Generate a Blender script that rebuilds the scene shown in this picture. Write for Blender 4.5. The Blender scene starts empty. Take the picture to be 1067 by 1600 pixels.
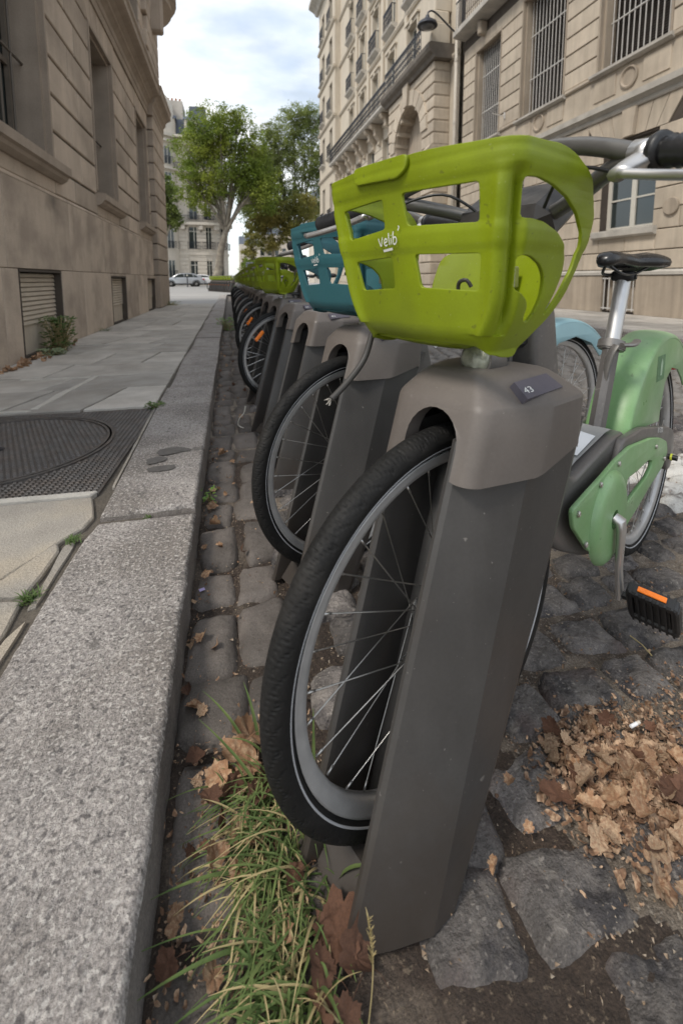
import bpy, bmesh, math, random
from mathutils import Vector, Matrix, noise
R = random.Random(7)
PI = math.pi
C = bpy.context.scene.collection
sc = bpy.context.scene
# ------------------------------------------------------------------ camera
CAMZ = 0.88
cd = bpy.data.cameras.new('camera'); cam = bpy.data.objects.new('camera', cd); C.objects.link(cam)
cam.location = (0, 0, CAMZ)
YAW = math.radians(13.61); PITCH = math.radians(6.654)
cam.rotation_euler = (PI/2-PITCH, 0, -YAW)
cd.sensor_width = 36; cd.sensor_fit = 'AUTO'; cd.lens = 720/1600*36
cd.shift_y = -(800-521)/1600; cd.shift_x = 0.0
cd.clip_start = 0.02; cd.clip_end = 2000
cd.dof.use_dof = True; cd.dof.focus_distance = 1.0; cd.dof.aperture_fstop = 5.0
sc.camera = cam
# ------------------------------------------------------------------ world, sun, exposure
SUN_EL = math.radians(52); SUN_AZ = math.radians(-115)     # azimuth from +Y, clockwise
w = bpy.data.worlds.new('World'); sc.world = w; w.use_nodes = True
wt = w.node_tree; wt.nodes.clear()
def wn(t): return wt.nodes.new(t)
out = wn('ShaderNodeOutputWorld'); bg = wn('ShaderNodeBackground'); wt.links.new(bg.outputs[0], out.inputs[0])
sky = wn('ShaderNodeTexSky'); sky.sky_type = 'NISHITA'; sky.sun_disc = False
sky.sun_elevation = SUN_EL; sky.sun_rotation = SUN_AZ; sky.air_density = 1.0; sky.dust_density = 1.5
tc = wn('ShaderNodeTexCoord'); mp = wn('ShaderNodeMapping'); mp.inputs['Scale'].default_value = (1.0, 1.0, 2.6)
wt.links.new(tc.outputs['Generated'], mp.inputs[0])
n1 = wn('ShaderNodeTexNoise'); n1.inputs['Scale'].default_value = 2.1; n1.inputs['Detail'].default_value = 9; n1.inputs['Roughness'].default_value = .56
n1.inputs['Distortion'].default_value = .35
wt.links.new(mp.outputs[0], n1.inputs[0])
cr = wn('ShaderNodeValToRGB'); cr.color_ramp.elements[0].position = .36; cr.color_ramp.elements[1].position = .60
wt.links.new(n1.outputs[0], cr.inputs[0])
n2 = wn('ShaderNodeTexNoise'); n2.inputs['Scale'].default_value = 4.5; n2.inputs['Detail'].default_value = 7
wt.links.new(mp.outputs[0], n2.inputs[0])
cr2 = wn('ShaderNodeValToRGB'); cr2.color_ramp.elements[0].position = .38; cr2.color_ramp.elements[1].position = .60
cr2.color_ramp.elements[0].color = (3.5, 3.9, 4.4, 1); cr2.color_ramp.elements[1].color = (8.2, 8.2, 8.1, 1)
wt.links.new(n2.outputs[0], cr2.inputs[0])
sm = wn('ShaderNodeMixRGB'); sm.blend_type = 'MULTIPLY'; sm.inputs[0].default_value = 1; sm.inputs[2].default_value = (.9, .9, .85, 1)
wt.links.new(sky.outputs[0], sm.inputs[1])
ad = wn('ShaderNodeMixRGB'); ad.blend_type = 'ADD'; ad.inputs[0].default_value = 1; ad.inputs[2].default_value = (2.6, 2.75, 2.85, 1)
wt.links.new(sm.outputs[0], ad.inputs[1])
mx = wn('ShaderNodeMixRGB'); wt.links.new(cr.outputs[0], mx.inputs[0]); wt.links.new(ad.outputs[0], mx.inputs[1]); wt.links.new(cr2.outputs[0], mx.inputs[2])
wt.links.new(mx.outputs[0], bg.inputs[0]); bg.inputs[1].default_value = 0.11
sl = bpy.data.lights.new('sun', 'SUN'); so = bpy.data.objects.new('sun', sl); C.objects.link(so)
sl.energy = 1.5; sl.angle = math.radians(12); sl.color = (1, .94, .85)
sd = Vector((math.sin(SUN_AZ)*math.cos(SUN_EL), math.cos(SUN_AZ)*math.cos(SUN_EL), math.sin(SUN_EL)))
so.rotation_euler = sd.to_track_quat('Z', 'Y').to_euler()
sc.view_settings.view_transform = 'Standard'; sc.view_settings.look = 'None'; sc.view_settings.gamma = 1
sc.view_settings.exposure = 0.74
sc.view_settings.use_curve_mapping = False
sc.render.engine = 'CYCLES'

# ------------------------------------------------------------------ helpers
def tag(o, label=None, cat=None, group=None, kind=None):
    if label: o['label'] = label
    if cat: o['category'] = cat
    if group: o['group'] = group
    if kind: o['kind'] = kind
    return o
def empty(name, loc=(0,0,0), rz=0, label=None, cat=None, group=None, kind=None, parent=None):
    o = bpy.data.objects.new(name, None); C.objects.link(o); o.location = loc; o.rotation_euler = (0,0,rz)
    o.empty_display_size = .1
    if parent: o.parent = parent
    return tag(o, label, cat, group, kind)
def link(name, me, m=None, parent=None, loc=None, rot=None):
    o = bpy.data.objects.new(name, me); C.objects.link(o)
    if m and not me.materials: me.materials.append(m)
    elif m and me.materials[0] is not m: o.material_slots[0].link = 'OBJECT'; o.material_slots[0].material = m
    if parent: o.parent = parent
    if loc is not None: o.location = loc
    if rot is not None: o.rotation_euler = rot
    return o
def mesh_of(bm, name='mesh', smooth=False):
    me = bpy.data.meshes.new(name); bmesh.ops.recalc_face_normals(bm, faces=bm.faces) if smooth != 'raw' else None
    bm.to_mesh(me); bm.free()
    if smooth:
        me.polygons.foreach_set('use_smooth', [True]*len(me.polygons))
    return me
def obj(name, bm, m, parent=None, smooth=False, loc=None, rot=None, auto=None):
    me = mesh_of(bm, name, smooth)
    if auto:
        me.polygons.foreach_set('use_smooth', [True]*len(me.polygons))
        me.set_sharp_from_angle(angle=math.radians(auto))
    return link(name, me, m, parent, loc, rot)
def copy_tree(o, parent=None):
    c = o.copy(); C.objects.link(c); c.parent = parent
    for ch in list(o.children): copy_tree(ch, c)
    return c
def box(bm, x0, y0, z0, x1, y1, z1, mat=None, bev=0):
    vs = [bm.verts.new((x, y, z)) for x in (x0, x1) for y in (y0, y1) for z in (z0, z1)]
    fs = [(0,1,3,2), (4,6,7,5), (0,4,5,1), (2,3,7,6), (0,2,6,4), (1,5,7,3)]
    F = [bm.faces.new([vs[i] for i in f]) for f in fs]
    if bev:
        es = list({e for f in F for e in f.edges})
        r = bmesh.ops.bevel(bm, geom=es, offset=bev, segments=1, affect='EDGES', profile=.5)
        vs = list({v for f in r['faces'] for v in f.verts} | {v for v in vs if v.is_valid})
    if mat is not None:
        for v in vs: v.co = mat @ v.co
    return vs
def tube(bm, pts, rad, n=8, cap=True, closed=False):
    pts = [Vector(p) for p in pts]; N = len(pts)
    if not hasattr(rad, '__len__'): rad = [rad]*N
    rings = []; up = None
    for i, p in enumerate(pts):
        if closed: d = pts[(i+1) % N]-pts[i-1]
        else: d = pts[min(i+1, N-1)]-pts[max(i-1, 0)]
        d.normalize()
        if up is None:
            up = Vector((0,0,1)) if abs(d.z) < .9 else Vector((1,0,0))
        up = (up-d*up.dot(d)).normalized(); sd_ = d.cross(up)
        r = rad[i]
        rx, ry = (r if hasattr(r, '__len__') else (r, r))
        rings.append([bm.verts.new(p+up*math.cos(2*PI*k/n)*rx+sd_*math.sin(2*PI*k/n)*ry) for k in range(n)])
    rr = range(N if closed else N-1)
    for i in rr:
        a, b = rings[i], rings[(i+1) % N]
        for k in range(n): bm.faces.new((a[k], a[(k+1) % n], b[(k+1) % n], b[k]))
    if cap and not closed:
        bm.faces.new(rings[0][::-1]); bm.faces.new(rings[-1])
def lathe(bm, prof, n=24, axis='Z', M=None, arc=None):
    # prof: (radius, height) list
    rings = []
    for r, h in prof:
        ring = []
        for k in range(n):
            a = 2*PI*k/n
            co = Vector((r*math.cos(a), r*math.sin(a), h))
            if axis == 'Y': co = Vector((co.x, co.z, co.y))
            if axis == 'X': co = Vector((co.z, co.x, co.y))
            ring.append(bm.verts.new(M @ co if M else co))
        rings.append(ring)
    for a, b in zip(rings, rings[1:]):
        for k in range(n): bm.faces.new((a[k], a[(k+1) % n], b[(k+1) % n], b[k]))
    for ring in (rings[0], rings[-1]):
        try: bm.faces.new(ring)
        except Exception: pass
def smoothpts(pts, n=4, closed=True):
    P = [Vector(p) for p in pts]; N = len(P); o = []
    rng = range(N if closed else N-1)
    for i in rng:
        p0 = P[i-1] if (closed or i > 0) else P[i]; p1 = P[i]; p2 = P[(i+1) % N] if closed else P[i+1]
        p3 = P[(i+2) % N] if (closed or i+2 < N) else p2
        for k in range(n):
            t = k/n
            o.append(.5*((2*p1)+(p2-p0)*t+(2*p0-5*p1+4*p2-p3)*t*t+(3*p1-p0-3*p2+p3)*t**3))
    if not closed: o.append(P[-1])
    return o
def fillet(pts, r, n=4):
    P = [Vector(p) for p in pts]; o = []; N = len(P)
    for i in range(N):
        a, b, c = P[i-1], P[i], P[(i+1) % N]
        u = a-b; v = c-b; rr = min(r, u.length*.45, v.length*.45); u.normalize(); v.normalize()
        for k in range(n+1):
            t = k/n; q0 = b+u*rr; q1 = b+v*rr
            o.append((1-t)**2*q0+2*t*(1-t)*b+t*t*q1)
    return o
def plate(outline, holes=(), th=.005, bevel=.0012, res=2):
    """flat plate in the xy plane with holes, rounded edges; returns a bmesh"""
    cu = bpy.data.curves.new('tmp', 'CURVE'); cu.dimensions = '2D'; cu.fill_mode = 'BOTH'
    cu.extrude = max(th/2-bevel, 0); cu.bevel_depth = bevel; cu.bevel_resolution = res-1; cu.offset = -bevel
    for P in [outline]+list(holes):
        s = cu.splines.new('POLY'); s.points.add(len(P)-1); s.use_cyclic_u = True
        for q, p in zip(s.points, P): q.co = (p[0], p[1], 0, 1)
    o = bpy.data.objects.new('tmp', cu); C.objects.link(o)
    dg = bpy.context.evaluated_depsgraph_get(); me = bpy.data.meshes.new_from_object(o.evaluated_get(dg))
    bm = bmesh.new(); bm.from_mesh(me); bpy.data.objects.remove(o); bpy.data.curves.remove(cu); bpy.data.meshes.remove(me)
    bmesh.ops.remove_doubles(bm, verts=bm.verts, dist=1e-5)
    return bm
def slice_bm(bm, axis, vals):
    no = Vector((1,0,0)) if axis == 0 else Vector((0,1,0))
    for v in vals:
        bmesh.ops.bisect_plane(bm, geom=bm.verts[:]+bm.edges[:]+bm.faces[:], plane_co=no*v, plane_no=no, dist=1e-6)
def textmesh(s, size, extrude=0.0005, align='CENTER'):
    cu = bpy.data.curves.new('tmp', 'FONT'); cu.body = s; cu.size = size; cu.extrude = extrude; cu.align_x = align; cu.align_y = 'CENTER'
    o = bpy.data.objects.new('tmp', cu); C.objects.link(o)
    dg = bpy.context.evaluated_depsgraph_get(); me = bpy.data.meshes.new_from_object(o.evaluated_get(dg))
    bm = bmesh.new(); bm.from_mesh(me); bpy.data.objects.remove(o); bpy.data.curves.remove(cu); bpy.data.meshes.remove(me)
    return bm
def xf(bm, fn):
    for v in bm.verts: v.co = Vector(fn(v.co))
    return bm
def lerp(a, b, t): return a+(b-a)*t
def interp(xs, ys, x):
    if x <= xs[0]: return ys[0]
    for i in range(1, len(xs)):
        if x <= xs[i]: return lerp(ys[i-1], ys[i], (x-xs[i-1])/(xs[i]-xs[i-1]))
    return ys[-1]
# ------------------------------------------------------------------ materials
MATS = {}
def mat(name, col, rough=.6, metal=0, var=.0, vs=8, bump=0, bs=60, col2=None, c2amt=.5, c2scale=3, rnd=0, spec=.5, detail=6,
        fine=0, fs=200, spots=None, trans=0, coord='Object', bumpdist=.01, c2lo=.45, c2hi=.62, streak=0, coat=0, foot=None):
    if name in MATS: return MATS[name]
    m = bpy.data.materials.new(name); MATS[name] = m; m.use_nodes = True; nt = m.node_tree
    b = nt.nodes['Principled BSDF']; L = nt.links.new
    b.inputs['Base Color'].default_value = (*col, 1); b.inputs['Roughness'].default_value = rough; b.inputs['Metallic'].default_value = metal
    b.inputs['Specular IOR Level'].default_value = spec
    if coat: b.inputs['Coat Weight'].default_value = coat; b.inputs['Coat Roughness'].default_value = .25
    tcn = nt.nodes.new('ShaderNodeTexCoord'); co = tcn.outputs[coord]
    if rnd or True:
        oi = nt.nodes.new('ShaderNodeObjectInfo'); va = nt.nodes.new('ShaderNodeVectorMath'); va.operation = 'ADD'
        cb = nt.nodes.new('ShaderNodeCombineXYZ'); mm = nt.nodes.new('ShaderNodeMath'); mm.operation = 'MULTIPLY'; mm.inputs[1].default_value = 37.0
        L(oi.outputs['Random'], mm.inputs[0])
        for i in range(3): L(mm.outputs[0], cb.inputs[i])
        L(co, va.inputs[0]); L(cb.outputs[0], va.inputs[1]); co = va.outputs[0]
    def nz(scale, det=detail, rgh=.55):
        n = nt.nodes.new('ShaderNodeTexNoise'); n.inputs['Scale'].default_value = scale; n.inputs['Detail'].default_value = det
        n.inputs['Roughness'].default_value = rgh; L(co, n.inputs[0]); return n.outputs[0]
    def ramp(x, lo, hi, a=0, bb=1):
        r = nt.nodes.new('ShaderNodeMapRange'); r.inputs[1].default_value = lo; r.inputs[2].default_value = hi
        r.inputs[3].default_value = a; r.inputs[4].default_value = bb; L(x, r.inputs[0]); return r.outputs[0]
    def mixc(f, a, c, mode='MIX'):
        n = nt.nodes.new('ShaderNodeMixRGB'); n.blend_type = mode
        for i, x in ((0, f), (1, a), (2, c)):
            if hasattr(x, 'links'): L(x, n.inputs[i])
            elif isinstance(x, (int, float)): n.inputs[i].default_value = x
            else: n.inputs[i].default_value = (*x, 1)
        return n.outputs[0]
    def scale_c(c, f):      # multiply colour by scalar socket
        n = nt.nodes.new('ShaderNodeVectorMath'); n.operation = 'SCALE'
        if hasattr(c, 'links'): L(c, n.inputs[0])
        else: n.inputs[0].default_value = c
        L(f, n.inputs['Scale']); return n.outputs[0]
    cur = col
    if col2: cur = mixc(ramp(nz(c2scale), c2lo, c2hi, 0, c2amt), cur, col2)
    if streak:
        mpn = nt.nodes.new('ShaderNodeMapping'); mpn.inputs['Scale'].default_value = (5, 5, .35); L(co, mpn.inputs[0])
        n = nt.nodes.new('ShaderNodeTexNoise'); n.inputs['Scale'].default_value = 1.6; n.inputs['Detail'].default_value = 7; L(mpn.outputs[0], n.inputs[0])
        cur = scale_c(cur, ramp(n.outputs[0], .35, .65, 1-streak, 1+streak*.35))
    if var: cur = scale_c(cur, ramp(nz(vs), .25, .75, 1-var, 1+var))
    if fine: cur = scale_c(cur, ramp(nz(fs, 3, .7), .3, .7, 1-fine, 1+fine))
    if spots:   # (scale, threshold lo, hi, colour, amount)
        for s_, lo, hi, c_, a_ in spots: cur = mixc(ramp(nz(s_, 4, .5), lo, hi, 0, a_), cur, c_)
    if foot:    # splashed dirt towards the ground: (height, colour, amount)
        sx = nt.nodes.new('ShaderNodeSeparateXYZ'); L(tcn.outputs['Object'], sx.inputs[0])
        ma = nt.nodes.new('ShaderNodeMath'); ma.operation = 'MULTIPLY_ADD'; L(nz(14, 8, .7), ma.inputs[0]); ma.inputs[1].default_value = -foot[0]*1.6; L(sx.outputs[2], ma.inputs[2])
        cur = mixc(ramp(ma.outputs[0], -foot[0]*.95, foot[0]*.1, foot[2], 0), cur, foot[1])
    if rnd: cur = scale_c(cur, ramp(oi.outputs['Random'], 0, 1, 1-rnd, 1+rnd))
    if hasattr(cur, 'links'): L(cur, b.inputs['Base Color'])
    if var or fine:
        L(ramp(nz(vs*1.7), .3, .7, max(rough-.12, .03), min(rough+.12, 1)), b.inputs['Roughness'])
    if bump:
        bn = nt.nodes.new('ShaderNodeBump'); bn.inputs['Strength'].default_value = bump; bn.inputs['Distance'].default_value = bumpdist
        L(nz(bs, 8, .62), bn.inputs['Height']); L(bn.outputs[0], b.inputs['Normal'])
    if trans:
        b.inputs['Subsurface Weight'].default_value = 0
        tr = nt.nodes.new('ShaderNodeBsdfTranslucent'); mxs = nt.nodes.new('ShaderNodeMixShader'); mxs.inputs[0].default_value = trans
        if hasattr(cur, 'links'): L(cur, tr.inputs[0])
        else: tr.inputs[0].default_value = (*cur, 1)
        L(b.outputs[0], mxs.inputs[1]); L(tr.outputs[0], mxs.inputs[2]); L(mxs.outputs[0], nt.nodes['Material Output'].inputs[0])
    return m
M_soil = mat('soil', (.050,.035,.026), .95, var=.4, vs=7, col2=(.20,.165,.13), c2amt=.75, c2scale=2.6, c2lo=.51, c2hi=.64, bump=1, bs=55, fine=.4, fs=260, bumpdist=.02, spots=[(140,.60,.68,(.22,.17,.12),.6)], detail=8)
M_sett = mat('sett_granite', (.150,.134,.124), .74, var=.5, vs=18, bump=1, bs=34, col2=(.055,.050,.052), c2amt=.95, c2scale=11, c2lo=.50, c2hi=.62, rnd=.30, fine=.4, fs=300, bumpdist=.028,
             spots=[(26,.55,.68,(.31,.28,.25),.5), (120,.60,.68,(.40,.36,.32),.5), (5,.60,.70,(.15,.11,.10),.7)])
M_sett_far = mat('sett_far', (.18,.165,.15), .75, var=.35, vs=5, bump=.6, bs=30, fine=.25, fs=120, bumpdist=.02, coord='Object')
M_sand = mat('sandy_joint', (.20,.165,.13), .95, var=.45, vs=9, bump=1, bs=70, fine=.5, fs=330, bumpdist=.015, col2=(.075,.055,.042), c2amt=.85, c2scale=6, c2lo=.50, c2hi=.60, spots=[(150,.58,.66,(.34,.30,.25),.7)], detail=8)
M_gutter = mat('gutter_stone', (.128,.110,.097), .75, var=.3, vs=9, bump=.6, bs=45, col2=(.09,.077,.066), c2amt=.6, c2scale=5, rnd=.16, fine=.3, fs=300, bumpdist=.012)
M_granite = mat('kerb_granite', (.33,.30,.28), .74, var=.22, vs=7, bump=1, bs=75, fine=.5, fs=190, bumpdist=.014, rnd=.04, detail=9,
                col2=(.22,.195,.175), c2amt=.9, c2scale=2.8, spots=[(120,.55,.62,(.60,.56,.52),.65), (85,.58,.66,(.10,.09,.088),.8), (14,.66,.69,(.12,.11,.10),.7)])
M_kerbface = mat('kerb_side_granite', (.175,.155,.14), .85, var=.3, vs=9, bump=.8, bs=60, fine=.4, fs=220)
M_slab = mat('pavement_slab', (.43,.40,.36), .8, var=.2, vs=5, bump=.35, bs=90, fine=.16, fs=260, rnd=.2, col2=(.33,.295,.255), c2amt=.6, c2scale=2.2, bumpdist=.006)
M_conc = mat('old_concrete', (.34,.31,.27), .85, var=.2, vs=6, bump=.7, bs=130, fine=.3, fs=320, rnd=.06, col2=(.36,.30,.22), c2amt=.6, c2scale=3, bumpdist=.008)
M_lime = mat('pale_mortar', (.50,.47,.42), .85, var=.15, vs=12, bump=.5, bs=90)
M_iron = mat('cast_iron', (.125,.115,.108), .5, metal=.45, var=.3, vs=20, bump=.3, bs=150, col2=(.13,.10,.08), c2amt=.5, c2scale=14, spec=.4)
M_asph = mat('asphalt', (.20,.195,.19), .9, var=.12, vs=1.2, fine=.25, fs=80, bump=.4, bs=120)
M_asph2 = mat('pale_asphalt', (.32,.31,.30), .9, var=.1, vs=.6, fine=.1, fs=40)
M_white = mat('road_paint', (.56,.54,.50), .8, var=.2, vs=12, col2=(.20,.18,.165), c2amt=.9, c2scale=12, c2lo=.52, c2hi=.60, fine=.2, bump=.7, bs=34, bumpdist=.015)
M_wallL = mat('limestone_sooty', (.48,.395,.315), .9, var=.15, vs=1.6, bump=.25, bs=40, fine=.1, fs=90, rnd=.13, col2=(.33,.27,.215), c2amt=.7, c2scale=1.3, streak=.07, bumpdist=.008)
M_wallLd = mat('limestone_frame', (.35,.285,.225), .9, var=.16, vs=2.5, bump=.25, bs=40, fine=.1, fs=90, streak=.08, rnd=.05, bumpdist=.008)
M_plinth = mat('limestone_plinth', (.51,.42,.335), .9, var=.15, vs=1.4, bump=.3, bs=30, fine=.1, fs=90, rnd=.06, col2=(.33,.268,.215), c2amt=.8, c2scale=1.7, streak=.06,
               spots=[(1.1,.64,.74,(.10,.085,.07),.6)], bumpdist=.008)
M_joint = mat('dark_joint', (.075,.06,.048), .95, var=.2, vs=4)
M_wallR = mat('limestone_warm', (.50,.425,.335), .88, var=.12, vs=1.5, bump=.2, bs=40, fine=.08, fs=90, rnd=.11, col2=(.38,.315,.245), c2amt=.5, c2scale=1.2, streak=.12, bumpdist=.008)
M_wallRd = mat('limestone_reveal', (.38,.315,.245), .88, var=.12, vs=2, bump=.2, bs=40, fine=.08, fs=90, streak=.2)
M_bandR = mat('weathered_ledge', (.42,.39,.345), .9, var=.22, vs=3, bump=.3, bs=30, fine=.15, fs=80)
M_wall2 = mat('limestone_pale', (.52,.455,.365), .88, var=.07, vs=1.0, bump=.1, bs=30, fine=.05, fs=60, rnd=.03, streak=.08)
M_wallF = mat('limestone_far', (.60,.54,.46), .9, var=.08, vs=.6, streak=.1, rnd=.02)
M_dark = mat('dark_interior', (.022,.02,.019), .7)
M_shutter = mat('dark_louvre', (.19,.165,.145), .7, var=.15, vs=10)
M_bar = mat('painted_bar', (.52,.50,.47), .55, var=.15, vs=14)
M_rollshut = mat('roller_shutter', (.50,.43,.345), .7, var=.1, vs=4, fine=.08, streak=.08)
M_rail = mat('wrought_iron', (.03,.032,.042), .45, metal=.3, var=.2, vs=20)
M_zinc = mat('slate_zinc', (.105,.12,.15), .5, var=.15, vs=2, metal=.1)
M_chim = mat('chimney_plaster', (.48,.44,.39), .9, var=.15, vs=1)
M_pipe = mat('painted_pipe', (.52,.47,.40), .6, var=.12, vs=4)
M_winframe = mat('painted_window', (.60,.57,.50), .55, var=.06)
M_lime_pl = mat('lime_plastic', (.29,.37,.010), .42, var=.10, vs=7, bump=.06, bs=260, fine=.04, fs=300, spec=.45, bumpdist=.002, col2=(.165,.20,.010), c2amt=.4, c2scale=4, trans=.24,
                spots=[(90,.67,.71,(.12,.13,.03),.5), (260,.68,.72,(.42,.48,.20),.4), (3.2,.56,.70,(.15,.18,.02),.5)])
M_teal_pl = mat('teal_plastic', (.034,.125,.145), .42, var=.08, vs=7, bump=.06, bs=260, spec=.45, bumpdist=.002, trans=.1)
M_mint = mat('mint_paint', (.18,.33,.14), .38, var=.08, vs=6, bump=.08, bs=30, col2=(.29,.41,.25), c2amt=.6, c2scale=4, fine=.04, spots=[(70,.68,.72,(.10,.14,.08),.5)], spec=.45, bumpdist=.003)
M_blue = mat('pale_blue_paint', (.25,.41,.45), .38, var=.08, vs=6, fine=.03)
M_frame = mat('bike_frame_grey', (.135,.125,.118), .40, metal=.25, var=.12, vs=7, fine=.08, fs=160, spots=[(80,.68,.72,(.3,.28,.26),.4)])
M_frame_l = mat('bike_deck_grey', (.31,.31,.30), .5, var=.1, vs=6, fine=.05)
M_tyre = mat('tyre_rubber', (.013,.0125,.012), .66, var=.12, vs=16, bump=.05, bs=120, fine=.25, fs=250, spec=.22, spots=[(9,.58,.75,(.05,.045,.04),.4)])
M_rim = mat('rim_alloy', (.46,.45,.44), .42, metal=.45, var=.12, vs=30)
M_refl = mat('reflective_line', (.40,.40,.41), .4, var=.06)
M_silver = mat('polished_alloy', (.58,.57,.56), .36, metal=.85, var=.04, vs=9)
M_spoke = mat('steel_spoke', (.50,.49,.47), .3, metal=.9)
M_black = mat('black_plastic', (.014,.014,.015), .42, var=.15, vs=30, bump=.08, bs=200, bumpdist=.002)
M_blackgl = mat('saddle_vinyl', (.012,.012,.013), .3, var=.1, vs=20, bump=.1, bs=300, bumpdist=.001)
M_orange = mat('orange_reflector', (.85,.20,.012), .25, var=.12, vs=80)
M_red = mat('red_lens', (.55,.01,.015), .2)
M_cap = mat('dock_cap_grey', (.115,.099,.088), .46, var=.14, vs=7, bump=.06, bs=160, fine=.05, fs=180, spec=.4, bumpdist=.002, col2=(.155,.135,.12), c2amt=.6, c2scale=3,
            spots=[(34,.72,.75,(.24,.21,.19),.4), (150,.72,.75,(.32,.29,.27),.5), (6,.60,.75,(.125,.105,.092),.5)])
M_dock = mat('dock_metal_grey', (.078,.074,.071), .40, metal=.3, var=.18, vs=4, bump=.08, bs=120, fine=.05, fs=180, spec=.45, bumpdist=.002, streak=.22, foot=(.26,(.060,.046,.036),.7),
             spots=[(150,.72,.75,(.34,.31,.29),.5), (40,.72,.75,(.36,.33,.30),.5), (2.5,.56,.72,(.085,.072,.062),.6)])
M_dockin = mat('dock_inner_grey', (.07,.068,.067), .45, metal=.3, var=.15, vs=5, streak=.2)
M_plate = mat('number_plate', (.085,.078,.098), .5, var=.08, vs=20)
M_print = mat('white_print', (.70,.70,.68), .6, var=.1, vs=60)
M_cable = mat('grey_cable', (.05,.046,.043), .55)
M_frayed = mat('frayed_wire', (.45,.42,.38), .5, metal=.4)
M_paper = mat('paper', (.78,.79,.80), .8)
M_leaf = mat('dead_leaf', (.30,.165,.09), .75, var=.25, vs=22, bump=.4, bs=60, rnd=.35, col2=(.46,.32,.20), c2amt=.8, c2scale=6, trans=.15, bumpdist=.004)
M_leaft = mat('tan_leaf', (.44,.31,.20), .75, var=.25, vs=22, bump=.4, bs=60, rnd=.3, col2=(.30,.17,.10), c2amt=.8, c2scale=9, trans=.15, bumpdist=.004)
M_leafdk = mat('dark_dead_leaf', (.13,.062,.036), .8, var=.3, vs=22, bump=.4, bs=60, rnd=.3, trans=.1)
M_crumb = mat('leaf_crumbs', (.17,.095,.055), .85, var=.6, vs=60, col2=(.42,.29,.19), c2amt=.9, c2scale=75, detail=2)
M_grass = mat('grass_blade', (.10,.155,.045), .85, var=.3, vs=9, col2=(.20,.25,.08), c2amt=.7, c2scale=14, trans=.25)
M_straw = mat('dry_grass', (.42,.34,.17), .7, var=.2, vs=12, trans=.2)
M_weed = mat('weed_leaf', (.09,.15,.035), .6, var=.3, vs=20, trans=.2)
M_bark = mat('plane_bark', (.20,.17,.135), .9, var=.25, vs=2, bump=.5, bs=8, col2=(.32,.29,.23), c2amt=.7, c2scale=2)
def leafmat(name, a, b_): return mat(name, a, .6, var=.45, vs=.9, col2=b_, c2amt=.8, c2scale=.35, trans=.42, detail=3)
M_fol = leafmat('plane_tree_leaves', (.16,.22,.03), (.32,.36,.055))
M_fol2 = leafmat('yellowing_leaves', (.20,.20,.045), (.30,.25,.07))
M_fol3 = leafmat('far_tree_leaves', (.16,.20,.05), (.26,.30,.08))
M_carS = mat('silver_car_paint', (.42,.43,.45), .28, metal=.5, coat=.6)
M_carW = mat('white_car_paint', (.75,.75,.76), .3, coat=.6)
def glass_mat():
    m = mat('window_glass', (.035,.045,.045), .06, spec=.8); return m
M_glass = glass_mat()
M_lens = mat('lamp_lens', (.36,.37,.30), .08, metal=.4, var=.5, vs=60, bump=.6, bs=70, bumpdist=.004)
M_bolt = mat('bolt_steel', (.5,.48,.45), .35, metal=.9, var=.2, vs=90)
M_pink = mat('violet_scrap', (.42,.36,.62), .6)
M_yellowg = mat('green_yellow_ring', (.55,.60,.05), .5)
M_darkstain = mat('dark_stain', (.10,.092,.085), .7, var=.2, vs=30)

def noisev(v, s=1.0): return noise.noise(Vector(v)*s)
#==SECTION SETTING
CAMR = cam.rotation_euler.to_matrix(); CAMRT = CAMR.transposed()
def inview(x, y, z=0, mar=30):
    d = CAMRT @ (Vector((x, y, z))-cam.location)
    if d.z > -.05: return False
    px = 533.5+720*d.x/-d.z; py = 521-720*d.y/-d.z
    return -mar < px < 1067+mar and -mar < py < 1600+mar
# ---- ground to the horizon
bm = bmesh.new()
vs = [bm.verts.new(p) for p in ((-600,-200,-.06), (600,-200,-.06), (600,900,-.06), (-600,900,-.06))]; bm.faces.new(vs)
tag(obj('ground', bm, M_asph), kind='structure')
# ---- road: a bed of packed soil with setts pressed into it
def soil_h(x, y):
    h = -.016+.007*max(0, min(1, (x-.40)/.06))+.006*noisev((x, y, 3), 6)+.004*noisev((x, y, 9), 26)+.002*noisev((x, y, 5), 90)
    h += .006*math.exp(-(((x-.33)/.17)**2+((y-.40)/.13)**2))
    h += .010*math.exp(-((x+.118)/.012)**2)
    return h
bm = bmesh.new()
def sheet(bm, x0, x1, nx, y0, y1, ny, hf):
    g = [[bm.verts.new((lerp(x0, x1, i/nx), lerp(y0, y1, j/ny), hf(lerp(x0, x1, i/nx), lerp(y0, y1, j/ny)))) for j in range(ny+1)] for i in range(nx+1)]
    for i in range(nx):
        for j in range(ny): bm.faces.new((g[i][j], g[i+1][j], g[i+1][j+1], g[i][j+1]))
sheet(bm, -.14, 1.6, 200, .1, 2.4, 230, soil_h)
road = obj('road', bm, M_soil, smooth=True); road.data.materials.append(M_sand)
for f_ in road.data.polygons:
    c_ = f_.center
    if c_.x > .47+.05*noisev((c_.x, c_.y, 1), 9)+max(0, .62-c_.y)*.35 or (c_.y > 1.15+.2*noisev((c_.x, c_.y, 2), 4) and c_.x > .15): f_.material_index = 1
tag(road, kind='structure')
bm = bmesh.new()
for a in ((-.14,-3,5.6,.1), (1.6,.1,5.6,2.4), (-.14,2.4,5.6,27)):
    vs = [bm.verts.new(p) for p in ((a[0],a[1],-.018), (a[2],a[1],-.018), (a[2],a[3],-.018), (a[0],a[3],-.018))]; bm.faces.new(vs)
obj('road_bed', bm, M_sand, road)
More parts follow.
